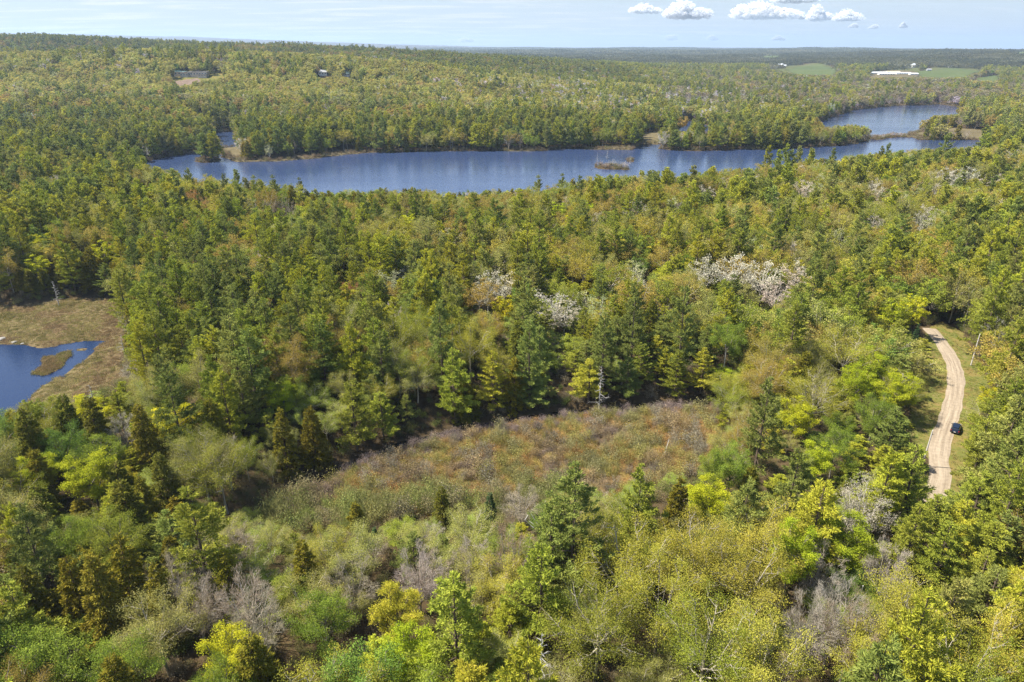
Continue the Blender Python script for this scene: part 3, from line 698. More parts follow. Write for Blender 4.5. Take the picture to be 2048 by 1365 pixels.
# hand-placed trees: kind, photo column and row of the top, height, radius, tint index or colour, word
def hero(k, u, v, hh, R, t=0): return dict(k=k, u=u, v=v, h=hh, R=R*(1.18 if k in (0, 2, 5) else 1.), t=t)
HERO = [hero(0,1152,925,26,6.2,0), hero(0,1282,930,21,4.6,1), hero(0,375,972,23,5.2,1), hero(0,905,1150,22,5.6,1), hero(0,1085,1085,20,5.0,1), hero(0,1105,1000,18,4.6,0),
 hero(0,40,1010,21,4.8,0), hero(0,1060,745,25,5,0), hero(0,880,640,26,5,0), hero(0,905,700,24,5,1), hero(0,1060,645,27,5.4,0), hero(0,985,705,26,4.6,2), hero(0,1370,600,27,5,0), hero(0,1210,640,27,5,0), hero(0,1270,600,26,4.8,0),
 hero(0,1180,720,24,4.6,2), hero(0,1410,700,22,4.2,2), hero(0,330,735,23,5,0), hero(0,700,760,24,5,1), hero(0,760,790,22,4.6,1), hero(0,300,620,24,5,1), hero(0,270,640,22,4.6,2), hero(0,1795,815,14,4.4,0),
 hero(0,1540,755,23,5,0), hero(0,1650,960,20,5.4,2), hero(0,1600,900,19,5,0), hero(0,1500,960,19,5,0), hero(0,1840,890,19,5,1), hero(0,1790,900,19,5,2),
 hero(0,1882,988,17,4.6,1), hero(0,1935,1000,17,4.6,2), hero(0,1845,1005,18,4.6,1), hero(0,1905,1040,18,5,1), hero(0,375,336,23,3.6,0), hero(0,1077,348,21,4,3), hero(0,1125,345,20,3.8,1), hero(0,1160,350,20,3.8,0), hero(0,505,349,22,3.6,1), hero(0,470,338,23,4.2,1), hero(0,445,345,22,4,0), hero(0,598,352,20,3.2,0), hero(0,545,350,22,3.4,3),
 hero(0,1540,292,24,4.8,2), hero(0,1575,288,26,5,1), hero(0,1600,290,26,5,3), hero(0,1625,296,25,4.8,1), hero(0,1585,300,25,5,0), hero(0,1560,300,25,5,1), hero(0,1670,296,22,3.6,0), hero(0,1780,285,20,3.6,0), hero(0,1765,292,18,3.4,3),
 hero(7,978,982,10,2.0,0), hero(1,882,972,10,2.4,2), hero(1,708,1000,8,2.4,0), 
 hero(1,275,806,17,4,0), hero(1,172,790,17,4.2,2), hero(1,122,788,16,3.8,2), hero(1,40,818,17,4.4,2), hero(1,232,1070,17,3.8,1), hero(1,180,1108,17,3.8,1), hero(1,130,1110,15,3.4,0), hero(1,305,1128,15,3.2,1), hero(1,345,1005,14,3.4,0),
 hero(1,445,1100,13,3,0), hero(1,500,1270,14,4,1), hero(1,60,895,14,3.6,0), hero(1,600,1080,13,3,0), hero(1,220,1310,14,3.6,1), hero(1,930,760,18,4,0), hero(1,1030,720,17,3.6,0), hero(1,620,820,17,3.6,0), hero(1,560,830,16,3.4,0),
 hero(4,1598,1047,17,3.4,1), hero(4,338,808,13,4.6,0), hero(4,160,792,12,4.2,0), hero(4,165,905,14,4.4,1), hero(4,62,905,12,3.6,1), hero(4,80,468,13,4,0), hero(4,200,482,13,3.8,0), hero(4,66,508,12,3.8,0), hero(4,1115,405,13,5,1),
 hero(4,818,430,13,5,0), hero(4,876,450,11,3.4,0), hero(4,298,368,13,5,1), hero(4,1010,592,11,4,0), hero(4,1600,800,12,4,0), hero(4,1745,700,14,4.6,1), hero(4,1800,745,13,4.6,1), hero(4,1720,730,13,4,1), hero(4,1835,590,14,3.8,0), hero(4,1790,600,13,3.6,1),
 hero(4,790,1180,12,3.6,2), hero(4,815,1260,13,3.8,1), hero(4,450,1260,12,3.6,0), hero(4,1700,1035,14,4.4,1), hero(4,560,760,12,3.6,1), hero(4,600,410,12,3,1), hero(4,1240,415,11,3,0), hero(4,1985,770,10,2.2,0),
 hero(4,1640,880,12,3.4,1), hero(4,1425,960,12,4,0), hero(4,130,310,14,4,1), hero(4,1445,740,15,3.4,1),
 hero(3,120,855,13,4.8,2), hero(3,580,755,12,4.2,0), hero(3,640,1190,13,4.4,0), hero(3,240,1280,13,4.6,0), hero(3,1460,640,15,4.8,0), hero(3,1340,560,14,4.6,1), hero(3,1470,890,13,4,0), hero(3,1760,790,13,4.4,0), hero(3,440,1330,12,4,0), hero(3,1290,470,13,4.4,0),
 hero(3,120,1040,12,3.8,0), hero(3,1680,860,12,4.4,0), hero(3,1440,900,12,3.6,0),
 hero(2,1700,662,17,7,4), hero(2,1540,720,15,5,1), hero(2,1640,750,15,6,0), hero(2,1380,545,16,5.4,1), hero(2,1330,490,15,5.4,1), hero(2,1260,1060,18,6.5,0), hero(2,1400,1040,18,5.8,4), hero(2,1330,1130,18,5.6,0), hero(2,1500,1090,18,6.5,0), hero(2,1540,1010,17,6,4),
 hero(2,1420,1220,18,5.8,3), hero(2,1540,1240,18,5.6,4), hero(2,1200,1180,17,6,3), hero(2,960,560,15,5.4,1), hero(2,1170,510,15,5.6,4), hero(2,1120,490,15,5.4,0), hero(2,300,1200,14,5,2), hero(2,430,900,16,5.5,0), hero(2,390,870,15,5,2),
 hero(2,385,380,14,3.8,(.19,.105,.04)), hero(2,412,394,13,3.4,(.20,.125,.06)), hero(2,700,565,12,3,(.19,.10,.06)),
 hero(5,1415,512,16,5.4,1), hero(5,1475,508,17,6.2,0), hero(5,1530,520,16,6,0), hero(5,1590,532,14,5,1), hero(5,975,545,15,5,1), hero(5,1000,540,14,4.4,0), hero(5,1105,583,15,6,1), hero(5,1130,600,12,4.4,0), hero(5,1752,428,15,4.2,1), hero(5,1680,455,15,4.4,2),
 hero(5,1610,358,16,5.4,0), hero(5,1640,365,14,4.4,2), hero(5,1755,365,16,5.4,0), hero(5,1900,335,16,5.8,0), hero(5,1940,332,16,5.6,0), hero(5,1985,345,15,5.6,1), hero(5,1860,410,13,4.6,0), hero(5,1840,425,13,4.6,0), hero(5,1195,422,13,3.4,0), hero(5,1450,352,15,4,0), hero(5,1415,372,13,5,0), hero(5,1350,395,14,4.6,2),
 hero(5,780,540,13,4.4,2), hero(5,1200,590,12,3.4,2), hero(5,1555,560,12,4,1), hero(5,1740,960,14,4.4,1), hero(5,2030,300,15,5.6,0), hero(5,1870,365,14,4.6,0), hero(5,1270,520,12,3.6,2),
 hero(6,833,1097,13,3.6,1), hero(6,945,1080,11,3.2,1), hero(6,1690,1165,16,4.0,1), hero(6,1725,1195,16,3.8,0), hero(6,1630,1190,15,3.6,1), hero(6,480,1150,13,4,0), hero(6,500,1190,14,4,0), hero(6,380,1160,13,4,0), hero(6,345,1110,13,4,0), hero(6,470,1060,10,3.6,0), hero(6,1645,1090,12,3.8,1), hero(6,1790,1090,13,3.4,1),
 hero(6,240,830,11,3.6,1), hero(6,700,1120,11,4,0), hero(6,860,1110,10,3.4,0), hero(6,1040,980,8,4,0), hero(6,555,385,16,3.6,0), hero(6,575,395,16,3.4,0), hero(6,535,395,15,3.4,0), hero(6,500,395,14,3.4,1)]
def _place(hr):
    z = 4.+hr['h']
    for _ in range(4):
        x, y = unproj(hr['u'], hr['v'], z); z = float(hm(np.array([x]), np.array([y]))[0])+hr['h']
    return x, y, z-hr['h']
for hr in HERO:
    x, y, z0_ = _place(hr)
    while hr['k'] in (0, 4, 3, 1, 6, 5, 2) and hr['v'] < 900 and hr['h'] > 8 and min(sdf(MARSH, np.array([x]), np.array([y]))[0], sdf(BOG, np.array([x]), np.array([y]))[0]) < 2.5 or hr['h'] > 8 and water_sd(np.array([x]), np.array([y]))[2][0] < 2:
        hr['h'] -= .75; x, y, z0_ = _place(hr)
    hr['x'], hr['y'], hr['z'] = x, y, z0_; hr['d'] = project(x, y, hr['z'])[2]
    hr['pr'] = FPX*hr['R']/hr['d']

# ------------------------------------------------------------------ species map over the picture: (u, v, su, sv, kind, weight)
BLOB = [(200,400,330,90,0,1.6),(120,540,200,60,1,2.6),(330,540,80,50,1,1.8),(700,430,260,60,3,.8),(700,430,300,60,2,.9),(900,380,300,22,1,1.0),(620,600,300,120,0,1.4),(1100,690,380,100,0,3.4),(540,760,230,100,0,3.2),(420,640,200,120,0,2.0),
 (1250,430,300,60,2,.9),(1750,420,260,90,2,1.2),(1800,370,220,40,5,.9),(1600,620,240,110,2,1.2),(1600,620,240,110,3,.5),(1720,700,120,90,4,.35),(1980,600,90,120,0,1.0),(1990,900,90,300,0,3.0),(1880,1150,120,180,0,3.2),
 (1640,920,160,90,0,2.2),(150,960,260,100,1,1.0),(150,960,260,100,2,1.0),(500,880,180,90,2,.5),(560,860,140,60,0,1.6),(500,880,160,60,1,1.2),(250,1120,200,70,1,1.8),(350,1280,350,110,2,2.0),(350,1280,350,110,3,.9),(60,1280,120,100,0,2.0),(700,1130,260,60,2,1.6),(700,1130,260,60,6,.5),
 (1350,1180,240,130,2,2.6),(1350,1180,240,130,3,.5),(950,1220,160,130,0,1.6),(1120,1080,100,100,0,2.4),(1650,1240,150,110,6,1.4),(1650,1300,260,90,2,1.8),(1480,300,130,40,0,.8),(300,720,120,110,0,2.0),(450,700,150,120,0,1.4),(640,1290,220,80,2,1.6),
 (860,270,380,26,0,1.6),(500,280,200,25,0,1.0),(80,255,250,30,1,2.6),(200,270,250,30,0,1.0),(1500,275,240,20,0,.8),(1620,283,120,14,1,1.6),(1550,225,300,30,2,.6),(1880,255,60,20,1,2.0),
 (400,170,500,40,2,3.5),(400,170,500,40,3,.7),(250,110,500,20,6,1.3),(150,80,220,14,0,3.0),(900,140,160,10,0,.8),(800,150,300,40,2,2.5),(800,120,300,20,3,.8),(1060,165,150,16,5,1.5),(1230,190,240,18,5,1.3),(1400,205,200,14,5,.7),
 (1700,170,400,30,6,3.2),(1700,170,400,30,2,.8),(1900,210,250,40,6,1.6),(1750,140,300,14,0,2.2),(1900,115,200,15,0,3.0),(1250,115,300,15,0,2.0),(1300,170,200,25,0,.6)]
BASEW = np.array([.95, .42, .80, .26, .055, .07, .12, .02])
def species(u, v, r, st=0):
    w = np.tile(BASEW, (len(u), 1))
    far = np.clip((260-v)/60, 0, 1); w[:, 4] *= (1-.85*far); w[:, 7] *= 1-far; w[:, 0] *= 1-.72*far; w[:, 1] *= 1-.55*far; w[:, 3] *= 1+.3*far
    for bu, bv, su, sv, k, a in BLOB: w[:, k] += a*np.exp(-((u-bu)/su)**2-((v-bv)/sv)**2)
    w[:, 0] *= np.exp(1.1*st); w[:, 1] *= np.exp(.9*st); w[:, 2] *= np.exp(-.7*st)
    w /= w.sum(1)[:, None]; c = np.cumsum(w, 1)
    return (r[:, None] > c).sum(1).clip(0, 7)

def candidates(r0, r1, cell, seed):
    r = np.random.default_rng(seed); xs = np.arange(-r1, r1, cell); ys = np.arange(15, r1*1.02, cell*.92)
    X, Y = np.meshgrid(xs, ys); X = X+r.uniform(-.46, .46, X.shape)*cell; Y = Y+r.uniform(-.46, .46, Y.shape)*cell
    X, Y = X.ravel(), Y.ravel(); D = np.hypot(X, Y)
    k = (D >= r0) & (D < r1) & (np.abs(X) < Y*.86+30); return X[k], Y[k], D[k]
parts = [candidates(40, 420, 6.0, 1), candidates(420, 800, 6.8, 2), candidates(800, 1500, 8.0, 3), candidates(1500, 2900, 11.5, 4)]
CX, CY, CD = [np.concatenate([p[i] for p in parts]) for i in range(3)]
CZ = hm(CX, CY)
# ground that bears no trees
ok = np.ones(len(CX), bool)
nearm = CD < 1500
x, y = CX[nearm], CY[nearm]; wa, wb, wc = water_sd(x, y)
free = (wa > 1.5) & (wb > 1.5) & (wc > 1.2) & (sdf(BOG, x, y) > 1.) & (sdf(MARSH, x, y) > .5) & (sdf(vergeP, x, y) > 0) & (segdist(ROADW[:13], x, y, False) > 5.) & (segdist(ROADW, x, y, False) > 3.3)
for P in BOGS2[:3]+BOGS2[4:5]: free &= ~inside(P, x, y)
ok[nearm] = free
for P in FIELDS+[HOUSE_C]: ok &= ~inside(P, CX, CY)
# keep off the hand-placed trees
for h_ in HERO:
    ok &= np.hypot(CX-h_['x'], CY-h_['y']) > h_['R']*.72
u0, v0, d0 = project(CX, CY, CZ+12)
ok &= (d0 > 20) & (u0 > -420) & (u0 < 2470) & (v0 < 1900)
CX, CY, CZ, CD, u0, v0 = [a[ok] for a in (CX, CY, CZ, CD, u0, v0)]
n = len(CX)
SPC = species(u0+rng.normal(size=n)*25, v0+rng.normal(size=n)*8, rng.random(n), wav(CX, CY, 75, 14, 5)*1.3+wav(CX, CY, 230, 26, 5)*np.clip(CD/600, .3, 2.2))
HS = np.array([k['hs'] for k in KIND]); NH = np.array([k['H'] for k in KIND]); NR = np.array([k['R'] for k in KIND])
q = rng.beta(2, 1.6, n); TH = HS[SPC, 0]+(HS[SPC, 1]-HS[SPC, 0])*q
TH *= 1+.12*wav(CX, CY, 70, 30)
TR = NR[SPC]*(TH/NH[SPC])**.8*rng.uniform(.85, 1.18, n)
# low edge trees on the west side of the road, so it lies in the sun
rd_ = np.full(n, 99.); mm = CD < 330; rd_[mm] = segdist(ROADW[:13], CX[mm], CY[mm], False); wside = CX < np.interp(CY, ROADW[:13, 1][::-1], ROADW[:13, 0][::-1])
TH = np.where((rd_ < 19) & wside, np.minimum(TH, 4+.62*rd_), TH)
# south rim of the marsh: thin young growth
mr_ = np.full(n, 99.); mm = CD < 300; mr_[mm] = sdf(MARSH, CX[mm], CY[mm])
young = (mr_ < 16) & (CY < 150); TH = np.where(young, TH*.5, TH); TR = np.where(young, TR*.62, TR)
SPC = np.where(young & (rng.random(n) < .7), np.where(rng.random(n) < .13, 6, 2), SPC)
SPC = np.where((SPC == 5) & ((CD < 190) | (rd_ < 26)), 2, SPC)
farm = CD > 1500; TR = np.where(farm, TR*1.3, TR)
isl = np.zeros(n, bool)
for P in LAKE_ISLES[1:]: isl |= inside(P, CX, CY)
TH = np.where(isl, TH*.25, TH); TR = np.where(isl, TR*.55, TR); SPC = np.where(isl, 6, SPC)
def hides(TH, TR, sel):
    bad_ = np.zeros(len(TH), bool); x_, y_, z_, h_, r_ = CX[sel], CY[sel], CZ[sel], TH[sel], TR[sel]; bs = np.zeros(len(x_), bool)
    for dmax, poly in OPEN:
        for fz, fr in ((.97, 0), (.8, .6), (.8, -.6), (.5, .8), (.5, -.8), (.25, .0)):
            uu, vv, dd = project(x_, y_, z_+h_*fz); uu = uu+fr*FPX*r_/dd
            b_ = inside(poly, uu, vv)
            if dmax != 999: b_ &= dd < dmax
            bs |= b_
    for P in LAKE_ISLES: bs &= ~inside(P, x_, y_)
    bad_[sel] = bs; return bad_
sel = np.arange(n); bad = hides(TH, TR, sel)
for f in (.68, .6, .5):
    i = np.where(bad)[0]; TH[i] *= f; TR[i] *= f**.6; bad = hides(TH, TR, i)
keep = ~bad
uT, vT, dT = project(CX, CY, CZ+TH*.95)
for h_ in HERO:
    hid = (dT < h_['d']-1) & (np.abs(uT-h_['u']) < h_['pr']*.8+FPX*TR/dT*.35) & (vT < h_['v']+h_['pr']*1.7) & (vT > h_['v']-60)
    TH = np.where(hid, TH*.62, TH); TR = np.where(hid, TR*.8, TR)
    near_ = np.hypot(CX-h_['x'], CY-h_['y']) < h_['R']*1.5
    TH = np.where(near_, np.minimum(TH, h_['h']*.86), TH)
CX, CY, CZ, CD, TH, TR, SPC = [a[keep] for a in (CX, CY, CZ, CD, TH, TR, SPC)]
# hand-placed ones join the list
def app(a, key): return np.concatenate([a, np.array([h_[key] for h_ in HERO], float)])
isH = np.r_[np.zeros(len(CX), bool), np.ones(len(HERO), bool)]
hT = [None]*len(CX)+[h_['t'] for h_ in HERO]
CX, CY, CZ, TH, TR, SPC = app(CX, 'x'), app(CY, 'y'), app(CZ, 'z'), app(TH, 'h'), app(TR, 'R'), app(SPC, 'k').astype(int)
CD = np.hypot(CX, CY); n = len(CX)
uT, vT, dT = project(CX, CY, CZ+TH*.8)
TI = np.zeros(n, int); TC = np.zeros((n, 3))
broad = wav(CX, CY, 160, 20, 6)*np.where(CD < 500, 1., 1.7)
for k in range(len(KIND)):
    m = np.where(SPC == k)[0]; nt_ = len(TINT[k])
    t = np.clip(((broad[m]*.55+.5)*nt_*.9+rng.normal(size=len(m))*.9), 0, nt_-1e-3).astype(int)
    t = np.where(rng.random(len(m)) < .35, rng.integers(0, nt_, len(m)), t)
    if k == 2:
        back = (CY[m] > 1500) & (CX[m] < 300); fr_ = (CY[m] > 900) & (CY[m] <= 1500) & (CX[m] < 300); rr_ = rng.random(len(m))
        t = np.where(back & (rr_ < .85), np.where(rr_ < .3, 1, 3), t); t = np.where(fr_ & (rr_ < .8), np.where(rr_ < .5, 4, 0), t)
    TI[m] = t; TC[m] = np.array([c for c, w in TINT[k]])[t]
gb = (SPC == 2) & (CY > 1000) & (CX > CY*.2) & (rng.random(n) < .62); TC[gb] = (.128, .114, .062)
yg = (SPC == 2) & (CD < 300) & (TH < 9); TC[yg] = np.where((rng.random(yg.sum()) < .5)[:, None], [[.165, .165, .055]], [[.14, .165, .04]])
TC[(CY > 850) & (CY < 1500) & (CX < 300) & (SPC == 2)] *= [1.08, 1.10, 1.45]
for i in np.where(isH)[0]:
    if isinstance(hT[i], tuple): TC[i] = hT[i]; TI[i] = -1
    else: TI[i] = hT[i]; TC[i] = TINT[SPC[i]][hT[i]][0]
TC *= (1+.20*wav(CX, CY, 190, 3)*np.clip((CD-400)/500, 0, 1))[:, None]
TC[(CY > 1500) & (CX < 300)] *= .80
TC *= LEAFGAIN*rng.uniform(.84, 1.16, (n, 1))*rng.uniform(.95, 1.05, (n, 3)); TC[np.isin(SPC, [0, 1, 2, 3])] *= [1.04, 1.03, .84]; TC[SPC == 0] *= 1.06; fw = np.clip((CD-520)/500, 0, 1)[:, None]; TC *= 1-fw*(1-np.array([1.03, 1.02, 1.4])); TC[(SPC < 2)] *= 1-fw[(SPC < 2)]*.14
BK = 1.25*np.array([k['bark'] for k in KIND])[SPC]*rng.uniform(.75, 1.3, (n, 1))
ROT = rng.uniform(0, 6.283, n)
LOD = np.where(CD < np.where(np.isin(SPC, [0, 1, 7]), 340, 185), 0, np.where(CD < 800, 1, 2))
VAR = rng.integers(0, 1000, n)
PX = TR/dT
inview = (uT > -5) & (uT < 2053) & (vT > 30) & (vT < 1375)
LIM = [290, 230, 290, 170, 150, 90, 150, 40]
ONE = ['zero','one','two','three','four','five','six','seven','eight','nine','ten','eleven','twelve','thirteen','fourteen','fifteen','sixteen','seventeen','eighteen','nineteen']
TEN = ['','','twenty','thirty','forty','fifty','sixty','seventy','eighty','ninety']
def num(i): i = max(0, min(99, int(i))); return ONE[i] if i < 20 else TEN[i//10]+('-'+ONE[i % 10] if i % 10 else '')
def place_word(u, v, x, y):
    if segdist(ROADW, np.array([x]), np.array([y]), False)[0] < 17: return 'beside the dirt road'
    p = np.array([x]), np.array([y])
    if sdf(MARSH, *p)[0] < 9: return 'edging the marsh'
    if sdf(BOG, *p)[0] < 12: return 'edging the bog'
    if sdf(W_MAIN, *p)[0] < 35: return 'near the lake shore'
    return 'in the woods'
SZ = ['small', 'middling', 'tall', 'very tall']
used_labels = set()
single = np.zeros(n, bool)
for k, K in enumerate(KIND):
    m = np.where((SPC == k) & inview)[0]
    m = m[np.argsort(-(PX[m]+isH[m]*1.0))][:LIM[k]]; single[m] = True
    for i in m:
        near = PROTO[k][0][0 if CD[i] < (420 if k in (0, 1, 7) else 185) else 1]; b, c = near[VAR[i] % len(near)]
        e = empty(K['name'], (CX[i], CY[i], CZ[i]-.15), ROT[i])
        s = (TR[i]/K['R'], TR[i]/K['R'], TH[i]/K['H']); e.scale = s
        tb = link('trunk', b, e); cr_ = link('crown', c, e)
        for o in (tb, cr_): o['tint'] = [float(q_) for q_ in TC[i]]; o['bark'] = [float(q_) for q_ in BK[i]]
        word = 'rust-red' if TI[i] < 0 else ('pale spring-green' if yg[i] else 'brownish' if gb[i] else TINT[k][TI[i]][1])
        sz = SZ[min(3, int((TH[i]-6)/5.5)) if TH[i] > 6 else 0]
        us, vs = uT[i]/20.48, vT[i]/13.65
        lab = None
        pw = place_word(uT[i], vT[i], CX[i], CY[i])
        for du, dv in ((0,0),(1,0),(0,1),(-1,0),(0,-1),(1,1),(-1,-1),(1,-1),(-1,1)):
            cand = '%s %s %s %s, %s percent across, %s down' % (sz, word, K['say'], pw, num(us+du*.5), num(vs+dv*.5))
            if cand not in used_labels: lab = cand; break
        if lab is None: lab = cand.replace(' percent', ' hundredths')
        used_labels.add(lab)
        tag(e, lab, K['say'].split()[-1] if k not in (0, 2) else ('pine' if k == 0 else 'oak'), K['say']+'s of the near woods')
for k, K in enumerate(KIND):
    m = np.where((SPC == k) & ~single)[0]
    o0, o1, o2, o3 = PROTO[k][2]
    lo = np.array([o0, o1, o2])[LOD[m]]; ct = np.array([o1-o0, o2-o1, o3-o2])[LOD[m]]
    idx = lo+VAR[m] % ct
    s = np.stack([TR[m]/K['R'], TR[m]/K['R'], TH[m]/K['H']], 1)
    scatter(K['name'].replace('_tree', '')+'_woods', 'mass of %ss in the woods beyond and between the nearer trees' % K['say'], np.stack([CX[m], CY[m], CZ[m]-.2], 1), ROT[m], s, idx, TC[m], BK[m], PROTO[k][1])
print('trees', n, 'single', single.sum(), np.bincount(SPC))

# ------------------------------------------------------------------ woods far off: pieces of canopy laid over the hills
pc = bpy.data.collections.new('sources_canopy')
for s_ in range(4):
    r = np.random.default_rng(900+s_); V, F, va = [], [], []; b = 0
    xs, ys = np.meshgrid(np.arange(-48, 48, 10.), np.arange(-48, 48, 10.)); nn = xs.size
    for px, py in zip(xs.ravel()+r.uniform(-4, 4, nn), ys.ravel()+r.uniform(-4, 4, nn)):
        con = r.random() < .4; hh = r.uniform(11, 19)*(1.15 if con else .9); rr_ = r.uniform(4, 6)*(1.3 if not con else .95); m = 34
        t = r.uniform(0, 1, m); a = r.uniform(0, 6.28, m)
        if con: rad = rr_*(1-t*.85); zz = hh*(.25+.75*t)
        else: rad = rr_*np.cos(t*1.45); zz = hh*(.45+.5*np.sin(t*1.5))
        B = np.c_[px+np.cos(a)*rad, py+np.sin(a)*rad, zz]; D = np.c_[np.cos(a), np.sin(a), r.normal(size=m)*.8]+r.normal(size=(m, 3))*.5
        v_, f_ = kites(B, D, r.uniform(2.5, 4.2, m), 2.6, r); V.append(v_); F.append(f_+b); b += len(v_); va.append(np.clip((.15 if con else .62)+r.normal()*.17+r.normal(size=m)*.07, 0, 1))
    me = quads('canopy', np.concatenate(V), np.concatenate(F), [M_LEAF], var=np.concatenate(va)); pc.objects.link(bpy.data.objects.new('source_canopy_%d' % s_, me))
r = np.random.default_rng(4)
ps = []
for r0, r1, cell in ((2850, 5200, 82.), (5200, 12500, 150.)):
    xs = np.arange(-r1, r1, cell); ys = np.arange(1800, r1, cell); X, Y = np.meshgrid(xs, ys); X = (X+r.uniform(-.2, .2, X.shape)*cell).ravel(); Y = (Y+r.uniform(-.2, .2, Y.shape)*cell).ravel()
    D = np.hypot(X, Y); k = (D > r0) & (D < r1) & (np.abs(X) < Y*.84); ps.append(np.c_[X[k], Y[k], np.full(k.sum(), cell/82.)])
ps = np.concatenate(ps)
k = np.ones(len(ps), bool)
for P in FIELDS: k &= sdf(P, ps[:, 0], ps[:, 1]) > 45
pu, pv, pd = project(ps[:, 0], ps[:, 1], hm(ps[:, 0], ps[:, 1])+8)
for dm, P in OPEN[-3:]: k &= ~(inside(P, pu, pv))
ps = ps[k]; m = len(ps)
zz = hm(ps[:, 0], ps[:, 1]); ex = (hm(ps[:, 0]+30, ps[:, 1])-hm(ps[:, 0]-30, ps[:, 1]))/60; ey = (hm(ps[:, 0], ps[:, 1]+30)-hm(ps[:, 0], ps[:, 1]-30))/60
rotk = r.integers(0, 4, m)*(math.pi/2); c_, s__ = np.cos(rotk), np.sin(rotk)
# slope expressed in the turned patch's own axes
gx, gy = ex*c_+ey*s__, -ex*s__+ey*c_
w_ = (wav(ps[:, 0], ps[:, 1], 700, 8)*.5+.5)[:, None]
tn = 1.55*(np.array([.066,.072,.026])*(1-w_)+np.array([.105,.092,.044])*w_); tn = tn*r.uniform(.72, 1.3, (m, 1)); tn[r.random(m) < .09] = (.22, .21, .12)
scatter('far_forest', 'woods covering the hills towards the horizon', np.c_[ps[:, 0], ps[:, 1], zz-2], rotk, np.c_[ps[:, 2], ps[:, 2], np.ones(m)], r.integers(0, 4, m), tn, tn, pc, euler=np.c_[np.arctan(gy), -np.arctan(gx)])
print('far patches', m)
def ground_at(u, v):
    """where the sight line through a photo pixel meets the built ground"""
    a, b = (u-1024)/FPX, (682.5-v)/FPX
    t = np.concatenate([np.arange(40, 1500, 1.), np.arange(1500, 9000, 8.)]); X, Y, Z = a*t, (CP+b*SP)*t, H+(b*CP-SP)*t
    hh = hm(X, Y); k = np.where(Z < hh)[0]
    i = k[0] if len(k) else len(t)-1
    return float(X[i]), float(Y[i]), float(hh[i])
# ------------------------------------------------------------------ low growth
def sources(nm, lst, leafm=M_LEAF):
    c = bpy.data.collections.new('sources_'+nm)
    for i, t in enumerate(lst): c.objects.link(joined('source_%s_%d' % (nm, i), t, leafm))
    return c
C_BUSH = sources('bush', [shrub(10+i, 2.0, 1.5, n=620, leaf=.135) for i in range(3)]+[shrub(20+i, 1.8, 1.5, bare=True, n=420) for i in range(2)])
C_SEDGE = sources('sedge', [tuftmesh(40+i, 70, 1.0, .55, .10) for i in range(3)])
def lowgrow(name, label, P, n_, cell, col, npick, pal, s0, s1, test=None, seed=0, zs=1.):
    r = np.random.default_rng(seed)
    x0, y0 = P.min(0); x1, y1 = P.max(0)
    X, Y = np.meshgrid(np.arange(x0, x1, cell), np.arange(y0, y1, cell)); X = (X+r.uniform(-.5, .5, X.shape)*cell).ravel(); Y = (Y+r.uniform(-.5, .5, Y.shape)*cell).ravel()
    k = inside(P, X, Y)
    if test is not None: k &= test(X, Y)
    X, Y = X[k], Y[k]; m = len(X)
    s = r.uniform(s0, s1, m)*(1+.35*wav(X, Y, 14, 3)); pal = np.array(pal)
    f = np.clip(wav(X, Y, 22, 9)*.8+.5+r.normal(size=m)*.15, 0, .999)*len(pal); tn = pal[f.astype(int)]*r.uniform(.75, 1.25, (m, 1))
    return scatter(name, label, np.c_[X, Y, hm(X, Y)-.03], r.uniform(0, 6.28, m), np.c_[s, s, s*zs], r.integers(npick[0], npick[1], m), tn, tn*.9, col)
dry = lambda q: (lambda x, y: wsd(x, y) > q)
lowgrow('marsh_shrubs', 'knee-high rust, ochre and yellow-green shrubs over the marsh', MARSH, 0, 1.05, C_BUSH, (0, 5), [(.28,.27,.09),(.38,.32,.09),(.45,.31,.11),(.43,.26,.10),(.45,.31,.13),(.40,.32,.09),(.32,.24,.14),(.27,.21,.16)], .3, 1.1, lambda x, y: (wsd(x, y) > .8), 1)
lowgrow('marsh_grass', 'tawny sedge tussocks of the marsh', MARSH, 0, .8, C_SEDGE, (0, 3), [(.46,.31,.14),(.48,.35,.16),(.43,.36,.15),(.38,.28,.15)], .6, 1.1, dry(.3), 2)
lowgrow('bog_grass', 'brown sedge tussocks covering the bog', BOG, 0, 1.25, C_SEDGE, (0, 3), [(.25,.18,.095),(.31,.23,.12),(.28,.25,.09),(.34,.28,.13),(.22,.20,.07)], .7, 1.3, lambda x, y: (wsd(x, y) > .3) & (np.abs(x) < y*.85), 3)
isle = POND_ISLE
lowgrow('isle_grass', 'green-brown sedge on the islet in the pond', isle, 0, .9, C_SEDGE, (0, 3), [(.22,.17,.07),(.20,.19,.06),(.26,.2,.09)], .6, 1.1, dry(.3), 4)
lowgrow('verge_grass_tufts', 'dry grass tufts beside the dirt road', vergeP, 0, .75, C_SEDGE, (0, 3), [(.25,.18,.075),(.19,.20,.05),(.13,.17,.032),(.27,.20,.09)], .22, .5, lambda x, y: segdist(ROADC, x, y, False) > 2.15, 5)
nearP = np.array([(-330, 60), (330, 60), (330, 330), (-330, 330)])
lowgrow('undergrowth', 'bushes and saplings filling the forest floor', nearP, 0, 2.5, C_BUSH, (0, 5), [(.18,.19,.06),(.22,.21,.08),(.24,.19,.10),(.17,.21,.05),(.27,.23,.15)], .5, 1.35,
    lambda x, y: (np.abs(x) < y*.85+8) & (wsd(x, y) > 1.2) & (sdf(BOG, x, y) > 1) & (sdf(MARSH, x, y) > 0) & (sdf(vergeP, x, y) > 1) & (segdist(ROADC, x, y, False) > 3.5), 6)
shP = np.array([(-420, 340), (1200, 340), (1200, 1260), (-420, 1260)])
